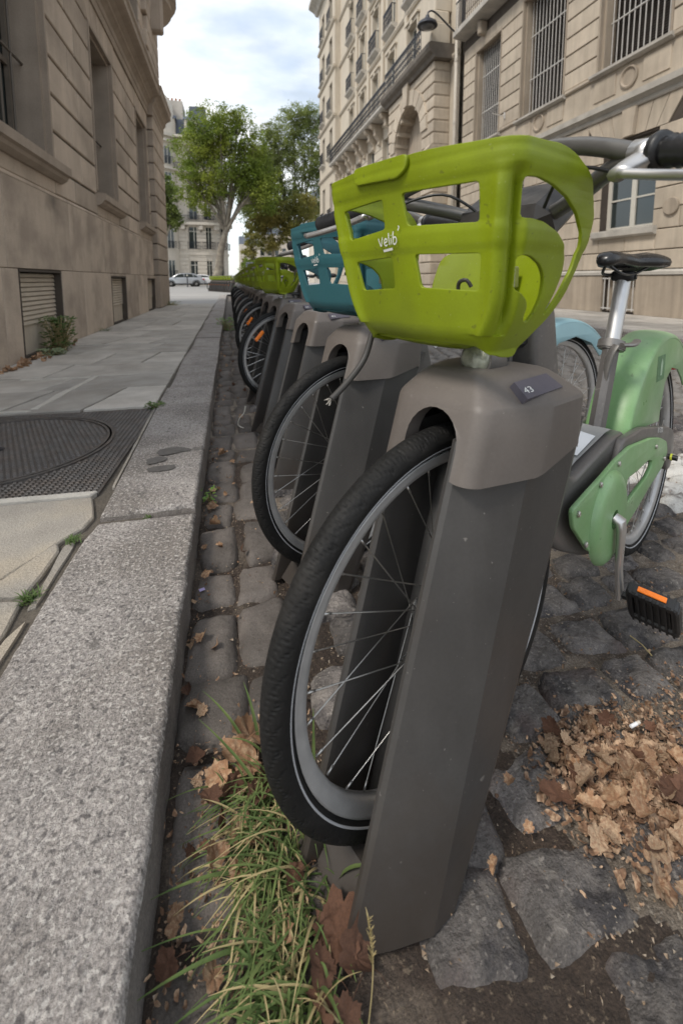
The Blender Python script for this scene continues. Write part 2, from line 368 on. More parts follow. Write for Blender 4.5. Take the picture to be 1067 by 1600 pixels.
def sett_bm(bm, cx, cy, w_, l_, top, rot, seg, seed, rough=.006, z0=-.035):
    # pillow shaped stone with an irregular outline
    rr = random.Random(seed); cj = [(rr.uniform(-.11,.11)*w_, rr.uniform(-.11,.11)*l_) for _ in range(4)]
    ca, sa = math.cos(rot), math.sin(rot); g = []
    tilt = (rr.uniform(-.06,.06), rr.uniform(-.06,.06))
    for i in range(seg+1):
        row = []
        for j in range(seg+1):
            u = i/seg; v = j/seg
            du = u*2-1; dv = v*2-1
            # round the corners of the outline
            ru = du*math.sqrt(max(0, 1-.17*dv*dv*dv*dv)); rv = dv*math.sqrt(max(0, 1-.17*du*du*du*du))
            jx = (cj[0][0]*(1-u)*(1-v)+cj[1][0]*u*(1-v)+cj[2][0]*u*v+cj[3][0]*(1-u)*v)
            jy = (cj[0][1]*(1-u)*(1-v)+cj[1][1]*u*(1-v)+cj[2][1]*u*v+cj[3][1]*(1-u)*v)
            x = ru*w_/2+jx; y = rv*l_/2+jy
            e = max(abs(du), abs(dv))
            z = top-.010*max(0, e-.45)**2*2.4-.014*(1 if e > .99 else 0)
            if seg > 3: z += rough*noisev((x*1+seed*1.3, y, 0), 22)+rough*.5*noisev((x+seed, y, 4), 60)
            z += tilt[0]*x+tilt[1]*y
            if seg > 3: x += .006*noisev((x+seed, y, 7), 20); y += .006*noisev((x+seed, y, 11), 20)
            row.append(bm.verts.new((cx+x*ca-y*sa, cy+x*sa+y*ca, z)))
        g.append(row)
    for i in range(seg):
        for j in range(seg): bm.faces.new((g[i][j], g[i+1][j], g[i+1][j+1], g[i][j+1]))
    rim = [g[i][0] for i in range(seg)]+[g[seg][j] for j in range(seg)]+[g[i][seg] for i in range(seg, 0, -1)]+[g[0][j] for j in range(seg, 0, -1)]
    low = [bm.verts.new((v.co.x, v.co.y, z0)) for v in rim]
    for k in range(len(rim)):
        k2 = (k+1) % len(rim); bm.faces.new((rim[k2], rim[k], low[k], low[k2]))
cand = []; y = .05; row = 0
while y < 26.5:
    lr = R.uniform(.118, .142); x = .13+(.07 if row % 2 else 0)+R.uniform(-.03, .03)
    while x < 5.5:
        ww = R.uniform(.125, .185)
        cx = x+ww/2; cy = y+lr/2+.012*math.sin(x*1.3+row)+R.uniform(-.006, .006)
        cand.append((cx, cy, ww-.009, lr-.007, R.uniform(.002, .010), R.uniform(-.08, .08)))
        x += ww
    y += lr; row += 1
bare = lambda x, y: ((x-.25)/.125)**2+((y-.37)/.12)**2 < 1.0
cand = [c for c in cand if not bare(c[0], c[1])]
near = sorted([c for c in cand if inview(c[0], c[1])], key=lambda c: c[0]**2+c[1]**2)[:285]
ns = set(near)
painted = lambda c: 1.66 < c[0] < 3.0 and 1.28+.06*(c[0]-1.6) < c[1] < 1.80+.06*(c[0]-1.6)      # worn white stripe painted on the setts
for k, c in enumerate(near):
    bm = bmesh.new(); d = math.hypot(c[0], c[1])
    sett_bm(bm, 0, 0, c[2], c[3], 0, c[5], 9 if d < 1.5 else (6 if d < 2.6 else 4), k, .010)
    obj('cobblestone', bm, M_white if painted(c) else M_sett, road, smooth=True, loc=(c[0], c[1], c[4]-(.006 if ((c[0]-.36)/.3)**2+((c[1]-.42)/.3)**2 < 1 else 0)))
bm = bmesh.new(); pb = bmesh.new()
for k, c in enumerate(cand):
    if c in ns: continue
    if painted(c): sett_bm(pb, c[0], c[1], c[2], c[3], c[4], c[5], 4, k+900, .006); continue
    if c[1] < 26.5 and (inview(c[0], c[1], 0, 250)): sett_bm(bm, c[0], c[1], c[2], c[3], c[4], c[5], 3, k+900, .004)
if len(pb.verts): tag(obj('painted_cobblestones', pb, M_white, road, smooth=True), kind='stuff')
tag(obj('distant_cobblestones', bm, M_sett_far, road, smooth=True), kind='stuff')
# gutter stones between the kerb and the docks
y = .30; k = 0
while y < 12:
    l_ = R.uniform(.16, .27) if y < 5 else R.uniform(.3, .5)
    for (x0, x1) in ((-.124, R.uniform(-.01, .02)), (None, .125)):
        if x0 is None: x0 = xb+.006
        xb = x1
        if y < .46 and x0 > 0: continue
        bm = bmesh.new(); sett_bm(bm, 0, 0, x1-x0, l_-.008, 0, R.uniform(-.03,.03), 8 if y < 3 else 4, k+5000, .006)
        obj('gutter_stone', bm, M_gutter, road, smooth=True, loc=((x0+x1)/2, y+l_/2+(R.uniform(-.03,.03) if x0 > -.05 else 0), +.003+R.uniform(-.004,.004))); k += 1
    y += l_
bm = bmesh.new()
sheet(bm, -.125, .13, 2, 12, 26, 20, lambda x, y: -.006)
obj('gutter_strip', bm, M_gutter, road)
def flatpoly(bm, pts, z): bm.faces.new([bm.verts.new((p[0], p[1], z)) for p in pts])
# grit lying in the joints and on the soil
bm = bmesh.new()
for k in range(15000):
    if k < 9000: x = R.uniform(-.12, 1.5); y = R.uniform(.15, 1.7)
    else: x = R.uniform(-.12, 2.6); y = R.uniform(1.0, 4.5)
    s = R.uniform(.0008, .0030)*(1 if R.random() < .93 else 1.8); z = max(soil_h(x, y), -.02)+.004+(.012 if R.random() < .3 else 0)
    if noisev((x, y, 20), 5) < -.05: continue
    v = [bm.verts.new((x+R.uniform(-s, s)*1.6, y+R.uniform(-s, s)*1.6, z+R.uniform(-s, s)*.6)) for _ in range(4)]
    bm.faces.new((v[0], v[1], v[2])); bm.faces.new((v[0], v[2], v[3])); bm.faces.new((v[1], v[2], v[3]))
tag(obj('grit', bm, mat('grit_grains', (.21,.15,.10), .95, var=.6, vs=120, detail=2, col2=(.34,.29,.23), c2amt=.8, c2scale=90), road), kind='stuff')
# ---- kerb
kerb = empty('kerb', kind='structure')
def kerb_stone(y0, y1, xl, xr, zt, fine=False, seed=0):
    bm = bmesh.new(); nx, ny = (60, int((y1-y0)/.012)) if fine else (10, max(6, int((y1-y0)/.12)))
    g = []
    for i in range(nx+1):
        row = []
        for j in range(ny+1):
            u = i/nx; v = j/ny
            x = lerp(xl(lerp(y0, y1, v)), xr, u); y = lerp(y0, y1, v)
            e = min(u*(xr-xl(y)), (1-u)*(xr-xl(y)), v*(y1-y0), (1-v)*(y1-y0)); rd = .014
            z = zt-(rd-math.sqrt(max(0, rd*rd-(rd-min(e, rd))**2)))*.9
            if fine: z += .0020*noisev((x, y, seed), 40)+.0022*noisev((x, y, seed+3), 95)+.003*noisev((x, y, seed+1), 7)
            if u > .97: x += .003*noisev((y, seed, 0), 9)+.0025*noisev((y, seed, 4), 35)-.006*max(0, noisev((y, seed, 8), 5)-.35)
            if v == 0: y += .006*noisev((x, seed, 2), 14)
            row.append(bm.verts.new((x, y, z)))
        g.append(row)
    for i in range(nx):
        for j in range(ny): bm.faces.new((g[i][j], g[i+1][j], g[i+1][j+1], g[i][j+1]))
    rim = [g[i][0] for i in range(nx)]+[g[nx][j] for j in range(ny)]+[g[i][ny] for i in range(nx, 0, -1)]+[g[0][j] for j in range(ny, 0, -1)]
    low = [bm.verts.new((v.co.x+(.006 if abs(v.co.x-xr) < .01 else 0), v.co.y, -.04)) for v in rim]; sf = []
    for k in range(len(rim)):
        k2 = (k+1) % len(rim); f = bm.faces.new((rim[k2], rim[k], low[k], low[k2])); f.material_index = 1
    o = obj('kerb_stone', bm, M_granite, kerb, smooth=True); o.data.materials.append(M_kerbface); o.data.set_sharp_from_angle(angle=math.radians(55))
    return o
kerb_stone(.12, 1.555, lambda y: interp((.1, .9, 1.2, 1.45, 1.6), (-.55, -.468, -.462, -.452, -.425), y), -.130, .100, True, 1)
kerb_stone(1.578, 3.43, lambda y: -.433-.02*(y-1.6)*.6, -.133, .114, True, 2)
ys = [3.445, 4.45, 5.6, 6.5, 7.7, 8.6, 9.9, 10.9, 12.2, 13.4, 14.6, 15.8, 17.2, 18.6, 20, 21.5, 23, 24.6]
for a, b_ in zip(ys, ys[1:]): kerb_stone(a, b_-.012, lambda y: -.45-.01*math.sin(y*3), -.134+R.uniform(-.004, .004), .108+R.uniform(-.004, .004), False, a)
# ---- pavement
pav = empty('pavement', kind='structure')
bm = bmesh.new(); flatpoly(bm, [(-1.96,-1), (-.3,-1), (-.3,15.8), (-1.96,15.8)], .086); 
obj('pavement_bed', bm, mat('joint_dirt', (.10,.085,.068), .95, var=.3, vs=12, fine=.3, bump=.6, bs=90), pav)
def slab(pts, top=.104, m=M_slab, jag=.004, seed=0, name='paving_slab', sub=.04, tilt=None):
    P = []; n = len(pts)
    for i in range(n):
        a = Vector(pts[i]); b_ = Vector(pts[(i+1) % n]); L_ = (b_-a).length; k = max(2, int(L_/sub)); d = (b_-a).normalized(); nn_ = Vector((-d.y, d.x))
        for q in range(k):
            p = a.lerp(b_, q/k); j = jag*noisev((p.x, p.y, seed), 9)+jag*.6*noisev((p.x, p.y, seed+5), 30)
            P.append(p+nn_*j)
    c = sum(P, Vector((0, 0)))/len(P); bm = bmesh.new(); tx, ty = tilt or (R.uniform(-.004,.004), R.uniform(-.004,.004))
    zf = lambda p: top+tx*(p.x-c.x)+ty*(p.y-c.y)
    t = [bm.verts.new((*(p+(c-p).normalized()*.005), zf(p))) for p in P]
    e = [bm.verts.new((*p, zf(p)-.005)) for p in P]; l = [bm.verts.new((*p, .07)) for p in P]
    bm.faces.new(t)
    for i in range(len(P)):
        j = (i+1) % len(P); bm.faces.new((t[j], t[i], e[i], e[j])); bm.faces.new((e[j], e[i], l[i], l[j]))
    bmesh.ops.triangulate(bm, faces=[f for f in bm.faces if len(f.verts) > 4])
    return obj(name, bm, m, pav)
# cracked concrete beside the near kerb stone
slab([(-1.95,1.38), (-1.2,1.34), (-.80,1.325), (-.60,1.312), (-.545,1.40), (-.51,1.47), (-.47,1.53), (-.455,1.60), (-.50,1.745), (-1.95,1.79)], .101, M_conc, .005, 1)
slab([(-1.95,1.24), (-.9,1.232), (-.575,1.225), (-.515,1.212), (-.505,1.30), (-.50,1.41), (-.517,1.452), (-.548,1.385), (-.592,1.300), (-.80,1.312), (-1.2,1.327), (-1.95,1.367)], .099, M_conc, .005, 2)
slab([(-1.95,.2), (-.62,.2), (-.56,.6), (-.525,.95), (-.508,1.09), (-.515,1.198), (-.575,1.212), (-.9,1.219), (-1.95,1.227)], .100, M_conc, .005, 3)
slab([(-.60,.2), (-.55,.2), (-.52,.60), (-.485,.95), (-.478,1.13), (-.497,1.08), (-.515,.95), (-.545,.6)], .095, M_conc, .003, 4)
slab([(-.492,1.17), (-.476,1.18), (-.470,1.43), (-.478,1.50), (-.497,1.44), (-.492,1.30)], .094, M_conc, .003, 4)
slab([(-1.95,1.805), (-.505,1.755), (-.492,1.79), (-1.95,1.838)], .106, M_lime, .003, 5, 'mortar_strip')
slab([(-.452,1.83), (-.444,1.83), (-.455,2.93), (-.468,2.93)], .101, M_conc, .003, 77, 'mortar_strip')
rows = [2.99, 3.56, 4.05, 4.62, 5.25, 6.0, 6.7, 7.5, 8.3, 9.2, 10.1, 11.1, 12.2, 13.3, 14.5, 15.75]
k = 10
for a, b_ in zip(rows, rows[1:]):
    xs = [-1.955]; 
    while xs[-1] < -.95: xs.append(xs[-1]+R.uniform(.42, .80))
    xs = [x for x in xs if x < -.75]+[-.462]
    sk = R.uniform(-.04, .04); cut = R.uniform(.03, .16)
    for i in range(len(xs)-1):
        x0, x1 = xs[i]+.009, xs[i+1]-.009
        s0 = 0 if i == 0 else cut; s1 = 0 if i == len(xs)-2 else cut
        slab([(x0-s0, a+.008), (x1-(s1 if s1 else 0), a+.006), (x1+(s1*.3 if s1 else 0), b_-.008), (x0+(s0*.3 if s0 else 0), b_-.006)], .104+R.uniform(-.004,.004), M_slab, .006, k); k += 1
for P in ([(-1.18,3.06), (-1.14,3.06), (-1.09,3.56), (-1.14,3.56)], [(-1.55,3.02), (-1.18,3.00), (-1.16,3.03), (-1.56,3.06)], [(-1.13,3.56), (-1.09,3.56), (-1.04,4.02), (-1.08,4.03)], [(-1.6,3.98),(-1.1,3.96),(-1.09,4.0),(-1.6,4.03)]):
    slab(P, .1085, M_lime, .012, k, 'mortar_strip', .03); k += 1
# far crossing, beyond the kerb and the building
side = bmesh.new(); flatpoly(side, [(-40,15.83), (-.46,15.83), (-.44,24.6), (-.1,25.5), (.4,26.6), (12,27.5), (60,27.5), (60,120), (-40,120)], .082)
tag(obj('side_street', side, M_asph2), kind='structure')
bm = bmesh.new(); flatpoly(bm, [(-4.5,24.2), (-.5,24.2), (-.5,25.2), (-4.5,25.4)], .086); flatpoly(bm, [(-9,27.5), (1.5,26.2), (1.5,26.9), (-9,28.3)], .086)
obj('pale_kerb_line', bm, mat('pale_stone_line', (.42,.41,.39), .9, var=.1, vs=1), bpy.data.objects['side_street'])
# opposite pavement
op = empty('opposite_pavement', kind='structure')
bm = bmesh.new(); box(bm, 5.62, -3, -.05, 5.90, 41, .125, bev=.01); obj('kerb_line', bm, M_granite, op)
bm = bmesh.new(); flatpoly(bm, [(5.9,-3), (8.7,-3), (8.7,41), (5.9,41)], .108); obj('pavement_bed', bm, M_joint, op)
for j in range(34):
    for i in range(4):
        x0 = 5.91+i*.67; y0 = 1.0+j*.9+(.4 if i % 2 else 0)
        if y0 > 30: continue
        bm = bmesh.new(); box(bm, x0, y0, .09, x0+.655, y0+.885, .118+R.uniform(-.002,.002)); obj('paving_slab', bm, M_slab, op)
bm = bmesh.new(); box(bm, 5.62, 41, -.05, 30, 100, .12); obj('far_pavement', bm, M_asph2, op)

# ---- manhole cover (square frame with a round lid) set in the pavement
mh = empty('manhole_cover', (-1.0, 2.385, .098), math.radians(-2.2), 'dark cast iron manhole cover with studded square frame and round lid in the pavement', 'manhole cover')
bm = bmesh.new(); box(bm, -.56, -.58, -.03, .535, .57, .0)
obj('frame', bm, M_iron, mh)
bm = bmesh.new(); cxm, cym, rm = -.06, .0, .455
lathe(bm, [(rm+.030, 0), (rm+.030, .007), (rm+.016, .007), (rm+.016, -.004), (rm+.006, -.004), (rm+.006, .007), (rm-.006, .007), (rm-.006, .001), (.0001, .001)], 72, M=Matrix.Translation((cxm, cym, 0)))
obj('round_lid', bm, M_iron, mh)
def stud(bm, x, y, a, s=.0085, h=.0055):
    ca, sa = math.cos(a), math.sin(a); q = []
    for (u, v, z) in ((-1,-1,0), (1,-1,0), (1,1,0), (-1,1,0), (-.6,-.6,1), (.6,-.6,1), (.6,.6,1), (-.6,.6,1)):
        q.append(bm.verts.new((x+(u*ca-v*sa)*s, y+(u*sa+v*ca)*s, z*h+.0005)))
    for f in ((4,5,6,7), (0,1,5,4), (1,2,6,5), (2,3,7,6), (3,0,4,7)): bm.faces.new([q[i] for i in f])
b1 = bmesh.new(); b2 = bmesh.new(); p = .0215
for i in range(-26, 27):
    for j in range(-27, 28):
        x, y = i*p, j*p; d = math.hypot(x-cxm, y-cym)
        if d > rm+.042 and -.545 < x < .52 and -.565 < y < .555: stud(b1, x, y, 0)
        xx, yy = cxm+(x*math.cos(.45)-y*math.sin(.45)), cym+(x*math.sin(.45)+y*math.cos(.45)); d = math.hypot(xx-cxm, yy-cym)
        if d < rm-.02 and not (math.hypot((xx-cxm+.02)/1.6, yy-cym+.02) < .035): stud(b2, xx, yy, .45)
tag(obj('frame_studs', b1, M_iron, mh), kind='stuff'); tag(obj('lid_studs', b2, M_iron, mh), kind='stuff')
bm = bmesh.new(); lathe(bm, [(.030, .002), (.030, .006), (.024, .006), (.021, .0035), (.0001, .003)], 20, M=Matrix.Translation((-.08, -.02, 0)) @ Matrix.Diagonal((1.7, 1, 1, 1)))
obj('key_hole', bm, M_rail, mh)
# dark stains on the kerb
kst = [[(-.33,2.13), (-.27,2.16), (-.205,2.135), (-.19,2.10), (-.24,2.085), (-.31,2.07)], [(-.36,2.03), (-.31,2.055), (-.275,2.02), (-.31,1.985), (-.35,1.98)], [(-.33,1.94), (-.245,1.945), (-.245,1.90), (-.33,1.895)]]
for s_ in kst:
    bm = bmesh.new(); flatpoly(bm, [p+Vector((.007*noisev((p.x, p.y, 3), 60), .007*noisev((p.x, p.y, 8), 60))) for p in smoothpts([Vector((a, b_)) for a, b_ in s_], 8)], .1185); obj('tar_patch', bm, M_darkstain, kerb)
#==SECTION PLANTS
#==SECTION DOCKS
HEAD = math.radians(90-66.2)
O1 = Vector((.325, .648, 0))
SP = .685
def dock_pos(i):
    return Vector((O1.x+(.022 if i else 0)+R.uniform(-.003,.003)*(i > 1), O1.y+i*SP, 0))
Fz = lambda z: -.248+.30*z
Bz = lambda z: -.070+.445*z+.035*z*max(0, .6-z)*3
def flank_bm(sgn):
    bm = bmesh.new(); rings = []
    zs = [0, .012, .2, .4, .6, .655]
    for z in zs:
        f, b_ = Fz(z), Bz(z)
        if sgn < 0: sec = [(f,-.062), (f+.003,-.070), (f+.012,-.076), (f+.055,-.099), (f+.105,-.1215), (b_-.032,-.123), (b_-.010,-.116), (b_-.001,-.098), (b_-.001,-.060), (f+.13,-.052), (f+.02,-.052), (f+.003,-.055)]
        else: sec = [(f,.048), (f+.003,.056), (f+.012,.062), (f+.055,.083), (f+.105,.1005), (b_-.032,.102), (b_-.010,.096), (b_-.001,.078), (b_-.001,.050), (f+.13,.043), (f+.02,.038), (f+.003,.042)]
        rings.append([bm.verts.new((s, t, z)) for s, t in sec])
    n = len(rings[0])
    for a, b_ in zip(rings, rings[1:]):
        for k in range(n): bm.faces.new((a[k], a[(k+1) % n], b_[(k+1) % n], b_[k]))
    bm.faces.new(rings[0]); bm.faces.new(rings[-1])
    return bm
def make_meshes():
    D = {}
    for nm, s in (('near', -1), ('far', 1)):
        me = mesh_of(flank_bm(s), 'side_panel'); me.polygons.foreach_set('use_smooth', [True]*len(me.polygons)); me.set_sharp_from_angle(angle=math.radians(19)); D[nm] = me
    # cap
    bm = bmesh.new(); rings = []
    def vfil(P):
        o = []; N = len(P)
        for i in range(N):
            p0, p1, p2, r, n_ = Vector(P[i-1][:2]), Vector(P[i][:2]), Vector(P[(i+1) % N][:2]), P[i][2], P[i][3]
            u = p0-p1; v = p2-p1; rr = min(r, u.length*.48, v.length*.48); u.normalize(); v.normalize()
            for k in range(n_+1):
                t = k/n_; o.append((1-t)**2*(p1+u*rr)+2*t*(1-t)*p1+t*t*(p1+v*rr))
        return o
    def ring(z, ins, wave=False):
        f = Fz(max(z, .6))-.007; b_ = interp((.59, .70, .745), (.176, .188, .182), z)
        P = [(f,.064,.024,8), (f+.11,.110,.012,3), (b_,.110,.02,6), (b_,-.129,.018,6), (f+.128,-.132,.010,3), (f+.003,-.099,.022,8)]
        c = Vector((.045, -.012)); o = []
        for p in vfil(P):
            s, t = p
            if ins: s = c.x+(s-c.x)*(1-ins*.75/.12); t = c.y+(t-c.y)*(1-ins/.12)
            zz = z
            if wave: zz = .603-.010*math.exp(-((s+.0)/.05)**2)+.016*max(0, min(1, (s-.09)/.05))-.004*(s > .165)
            o.append(bm.verts.new((s, t, zz)))
        return o
    for z, ins, wv in ((.6,0,True), (.622,0,False), (.66,.0,False), (.697,.0,False), (.703,.002,False), (.708,.006,False), (.733,.034,False), (.738,.041,False), (.742,.050,False), (.745,.066,False)):
        rings.append(ring(z, ins, wv))
    n = len(rings[0]); top_i = 3
    for ri, (a, b_) in enumerate(zip(rings, rings[1:])):
        for k in range(n):
            if k == n-1 and ri < top_i: continue      # the flat front is filled below, round the arch
            bm.faces.new((a[k], a[(k+1) % n], b_[(k+1) % n], b_[k]))
    bm.faces.new(rings[-1])
    arch = [(-.070,.604), (-.070,.645)]+[(-.0225+.0475*math.cos(PI-a*PI/12)*1, .645+.049*math.sin(PI-a*PI/12)) for a in range(1, 12)]+[(.025,.645), (.025,.604)]
    AV = [bm.verts.new((Fz(max(z, .6))-.007, t, z)) for t, z in arch]; AV2 = [bm.verts.new((Fz(max(z, .6))+.022, t, z)) for t, z in arch]
    loop = [rings[q][n-1] for q in range(top_i+1)]+[rings[q][0] for q in range(top_i, -1, -1)]+AV[::-1]
    from mathutils.geometry import tessellate_polygon
    for tri in tessellate_polygon([[Vector((v.co.y, v.co.z, 0)) for v in loop]]): bm.faces.new([loop[q] for q in tri])
    for p_, q_, r_, s_ in zip(AV, AV[1:], AV2[1:], AV2): bm.faces.new((p_, q_, r_, s_))
    me = mesh_of(bm, 'dock_cap', True); me.set_sharp_from_angle(angle=math.radians(17)); D['cap'] = me
    bm = bmesh.new()   # foot plate joining the flanks
    box(bm, -.225, -.056, 0, -.02, .042, .045, bev=.006)
    for v in bm.verts:
        if v.co.z > .03 and v.co.x < -.2: v.co.x += .03
    lathe(bm, [(.026,0), (.026,.010), (.018,.010), (.016,.002), (.0001,.002)], 16, M=Matrix.Translation((-.14, -.008, .044)))
    D['foot'] = mesh_of(bm, 'foot_plate')
    bm = bmesh.new()   # rounded guide rail inside the channel, on the far side
    pts = [(Fz(z)+.13, .037, z) for z in (.03, .2, .4, .62)]; tube(bm, pts, [(.012,.024)]*4, 12)
    box(bm, 0, 0, 0, .001, .001, .001)
    D['rail'] = mesh_of(bm, 'guide_rail', True)
    bm = bmesh.new()   # inner panel closing an empty channel
    for z0, z1 in ((.02,.40), (.404,.66)):
        q = [(Fz(z0)+.10,-.05,z0), (Fz(z0)+.10,.038,z0), (Fz(z1)+.10,.038,z1), (Fz(z1)+.10,-.05,z1)]
        a = [bm.verts.new(p) for p in q]; b_ = [bm.verts.new((p[0]+.01, p[1], p[2])) for p in q]
        bm.faces.new(a); bm.faces.new(b_[::-1])
        for k in range(4): bm.faces.new((a[k], a[(k+1) % 4], b_[(k+1) % 4], b_[k]))
    D['panel'] = mesh_of(bm, 'channel_panel')
    return D
DM = make_meshes()
ORD = ['nearest', 'second', 'third', 'fourth', 'fifth', 'sixth', 'seventh', 'eighth', 'ninth', 'tenth', 'eleventh', 'twelfth', 'thirteenth', 'fourteenth', 'fifteenth', 'sixteenth',
       'seventeenth', 'eighteenth', 'nineteenth', 'twentieth', 'twenty-first', 'twenty-second', 'twenty-third', 'twenty-fourth', 'twenty-fifth', 'twenty-sixth', 'twenty-seventh', 'twenty-eighth',
       'twenty-ninth', 'thirtieth', 'thirty-first', 'thirty-second', 'thirty-third', 'thirty-fourth']
NUMBER = {0: '43', 1: '42', 2: '41', 3: '40', 4: '39'}
NDOCK = 33
BIKES = {0: 'lime', 1: 'teal', 4: 'lime', 6: 'lime', 8: 'lime', 10: 'lime', 13: 'lime', 15: 'lime', 18: 'lime', 20: 'lime', 23: 'lime', 26: 'lime'}
def plate_corners():
    return [Vector(p) for p in ((.0278,-.0965,.7317), (.1182,-.0945,.7335), (.1300,-.1160,.7147), (.0272,-.1190,.7120))]
PC = plate_corners()
def on_plate(u, v, lift):   # u along, v across (0..1)
    a = PC[0].lerp(PC[1], u); b_ = PC[3].lerp(PC[2], u); p = b_.lerp(a, v)
    n_ = (PC[1]-PC[0]).cross(PC[3]-PC[0]).normalized(); n_ = n_ if n_.z > 0 else -n_
    return p+n_*lift
pbm = bmesh.new()
t_ = [pbm.verts.new(on_plate(u, v, .004)) for u, v in ((0,0), (1,0), (1,1), (0,1))]; b_ = [pbm.verts.new(on_plate(u, v, -.008)) for u, v in ((0,0), (1,0), (1,1), (0,1))]
pbm.faces.new(t_); pbm.faces.new(b_)
for k in range(4): pbm.faces.new((t_[k], t_[(k+1) % 4], b_[(k+1) % 4], b_[k]))
PLATE_ME = mesh_of(pbm, 'number_plate')
def number_bm(s):
    bm = textmesh(s, .021, 0)
    return xf(bm, lambda c: on_plate(.17+c.x/.088*1.0, .40+c.y/.045, .0046))
DOCKS = []
for i in range(NDOCK):
    p = dock_pos(i)
    st = 'empty' if i not in BIKES else ('holding the teal basket bicycle' if i == 1 else 'holding a bicycle with a lime basket')
    if i == 0: lb = 'nearest grey bike dock, its cap plate printed 43, holding the mint green bicycle'
    else: lb = '%s grey dock of the row, %s' % (ORD[i], st)
    d = empty('bike_dock', p, HEAD, lb, 'bike dock', 'bike docks in a row along the kerb')
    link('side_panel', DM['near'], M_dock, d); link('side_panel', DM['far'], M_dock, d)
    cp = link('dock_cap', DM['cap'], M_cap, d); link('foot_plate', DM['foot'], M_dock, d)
    if i < 12: link('guide_rail', DM['rail'], M_dockin, d)
    if i not in BIKES: link('channel_panel', DM['panel'], M_dockin, d)
    if i < 6:
        npl = link('number_plate', PLATE_ME, M_plate, d)
        obj('number', number_bm(NUMBER.get(i, '38')), M_print, npl)
    DOCKS.append(d)
#==SECTION WHEELS
def tyre_mesh(nt, npv, tread):
    bm = bmesh.new(); R0, r0 = .3085, .0212; g = []
    for i in range(nt):
        th = 2*PI*i/nt; row = []
        for j in range(npv):
            ph = 2*PI*j/npv; rr = r0
            cph = math.cos(ph); sph = math.sin(ph)
            if tread and cph > .15:
                a = abs(sph); K = 62; u = th*K/(2*PI)*1.0
                side_ = 1 if sph > 0 else -1
                q1 = (u+a*1.9+(.5 if side_ > 0 else 0)) % 1
                g1 = q1 < .10
                q2 = (u*.5-a*1.3+(.25 if side_ > 0 else 0)) % 1
                g2 = q2 < .06 and a > .25
                if g1 or g2: rr -= .0018*min(1, (cph-.15)*4)
            row.append(bm.verts.new(((R0+rr*cph*1.0)*math.cos(th), rr*sph*.98, (R0+rr*cph)*math.sin(th))))
        g.append(row)
    for i in range(nt):
        a, b_ = g[i], g[(i+1) % nt]
        for j in range(npv): bm.faces.new((a[j], a[(j+1) % npv], b_[(j+1) % npv], b_[j]))
    return mesh_of(bm, 'tyre', True)
TYRE_HI = tyre_mesh(2300, 44, True); TYRE_MD = tyre_mesh(96, 12, False); TYRE_LO = tyre_mesh(40, 8, False)
def rim_mesh(n):
    bm = bmesh.new(); prof = [(.291,-.0105), (.2945,-.0118), (.2945,-.0098), (.286,-.0088), (.262,-.0075)]
    rings = []
    P = [(.2935,-.0135), (.2935,-.011), (.288,-.0125), (.272,-.0125), (.264,-.009), (.262,0), (.264,.009), (.272,.0125), (.288,.0125), (.2935,.011), (.2935,.0135), (.280,.0165), (.280,-.0165)]
    P = [(.2905,-.0145), (.287,-.0128), (.279,-.0120), (.270,-.009), (.2675,0), (.270,.009), (.279,.0120), (.287,.0128), (.2905,.0145), (.288,.008), (.288,-.008)]
    g = [[bm.verts.new((r*math.cos(2*PI*i/n), y, r*math.sin(2*PI*i/n))) for r, y in P] for i in range(n)]
    for i in range(n):
        a, b_ = g[i], g[(i+1) % n]
        for j in range(len(P)): bm.faces.new((a[j], a[(j+1) % len(P)], b_[(j+1) % len(P)], b_[j]))
    me = mesh_of(bm, 'rim', True); return me
RIM_HI = rim_mesh(128); RIM_LO = rim_mesh(48)
def line_mesh(n=160):
    bm = bmesh.new()
    for sgn in (-1, 1):
        P = [(.2968, .0168), (.2970, .0181), (.2990, .0192), (.3000, .0186)]
        g = [[bm.verts.new((r*math.cos(2*PI*i/n), sgn*y, r*math.sin(2*PI*i/n))) for r, y in P] for i in range(n)]
        for i in range(n):
            a, b_ = g[i], g[(i+1) % n]
            for j in range(4): bm.faces.new((a[j], a[(j+1) % 4], b_[(j+1) % 4], b_[j]))
    return mesh_of(bm, 'reflective_line', True)
LINE = line_mesh()
def hub_mesh(big):
    bm = bmesh.new(); f = .034 if big else .028
    lathe(bm, [(.0001,-.050), (.006,-.050), (.006,-.042), (.016,-.040), (.018,-.034), (f,-.033), (f,-.029), (f*.85,-.026), (f*.85,.026), (f,.029), (f,.033), (.018,.034), (.016,.040), (.006,.042), (.006,.050), (.0001,.050)], 28, axis='Y')
    return mesh_of(bm, 'hub')
HUBM = hub_mesh(True); HUBM.polygons.foreach_set('use_smooth', [True]*len(HUBM.polygons)); HUBM.set_sharp_from_angle(angle=math.radians(30))
def spoke_pts(k, n=32):
    a = 2*PI*k/n; sd_ = -1 if k % 2 else 1; off = math.radians(62)*(1 if (k//2) % 2 else -1); b_ = a+off
    return Vector((.033*math.cos(b_), sd_*.031, .033*math.sin(b_))), Vector((.265*math.cos(a), sd_*.002, .265*math.sin(a)))
def spoke_mesh(k, n=4, rad=.0011):
    bm = bmesh.new(); p, q = spoke_pts(k); tube(bm, [p, q], rad, n, cap=False)
    d = (q-p).normalized(); tube(bm, [q-d*.013, q], .0019, 5)
    return mesh_of(bm, 'spoke', True)
SPK = [spoke_mesh(k) for k in range(4)]
bm = bmesh.new()
for k in range(32):
    p, q = spoke_pts(k); tube(bm, [p, q], .0013, 3, cap=False)
SPK_ALL = mesh_of(bm, 'spokes')
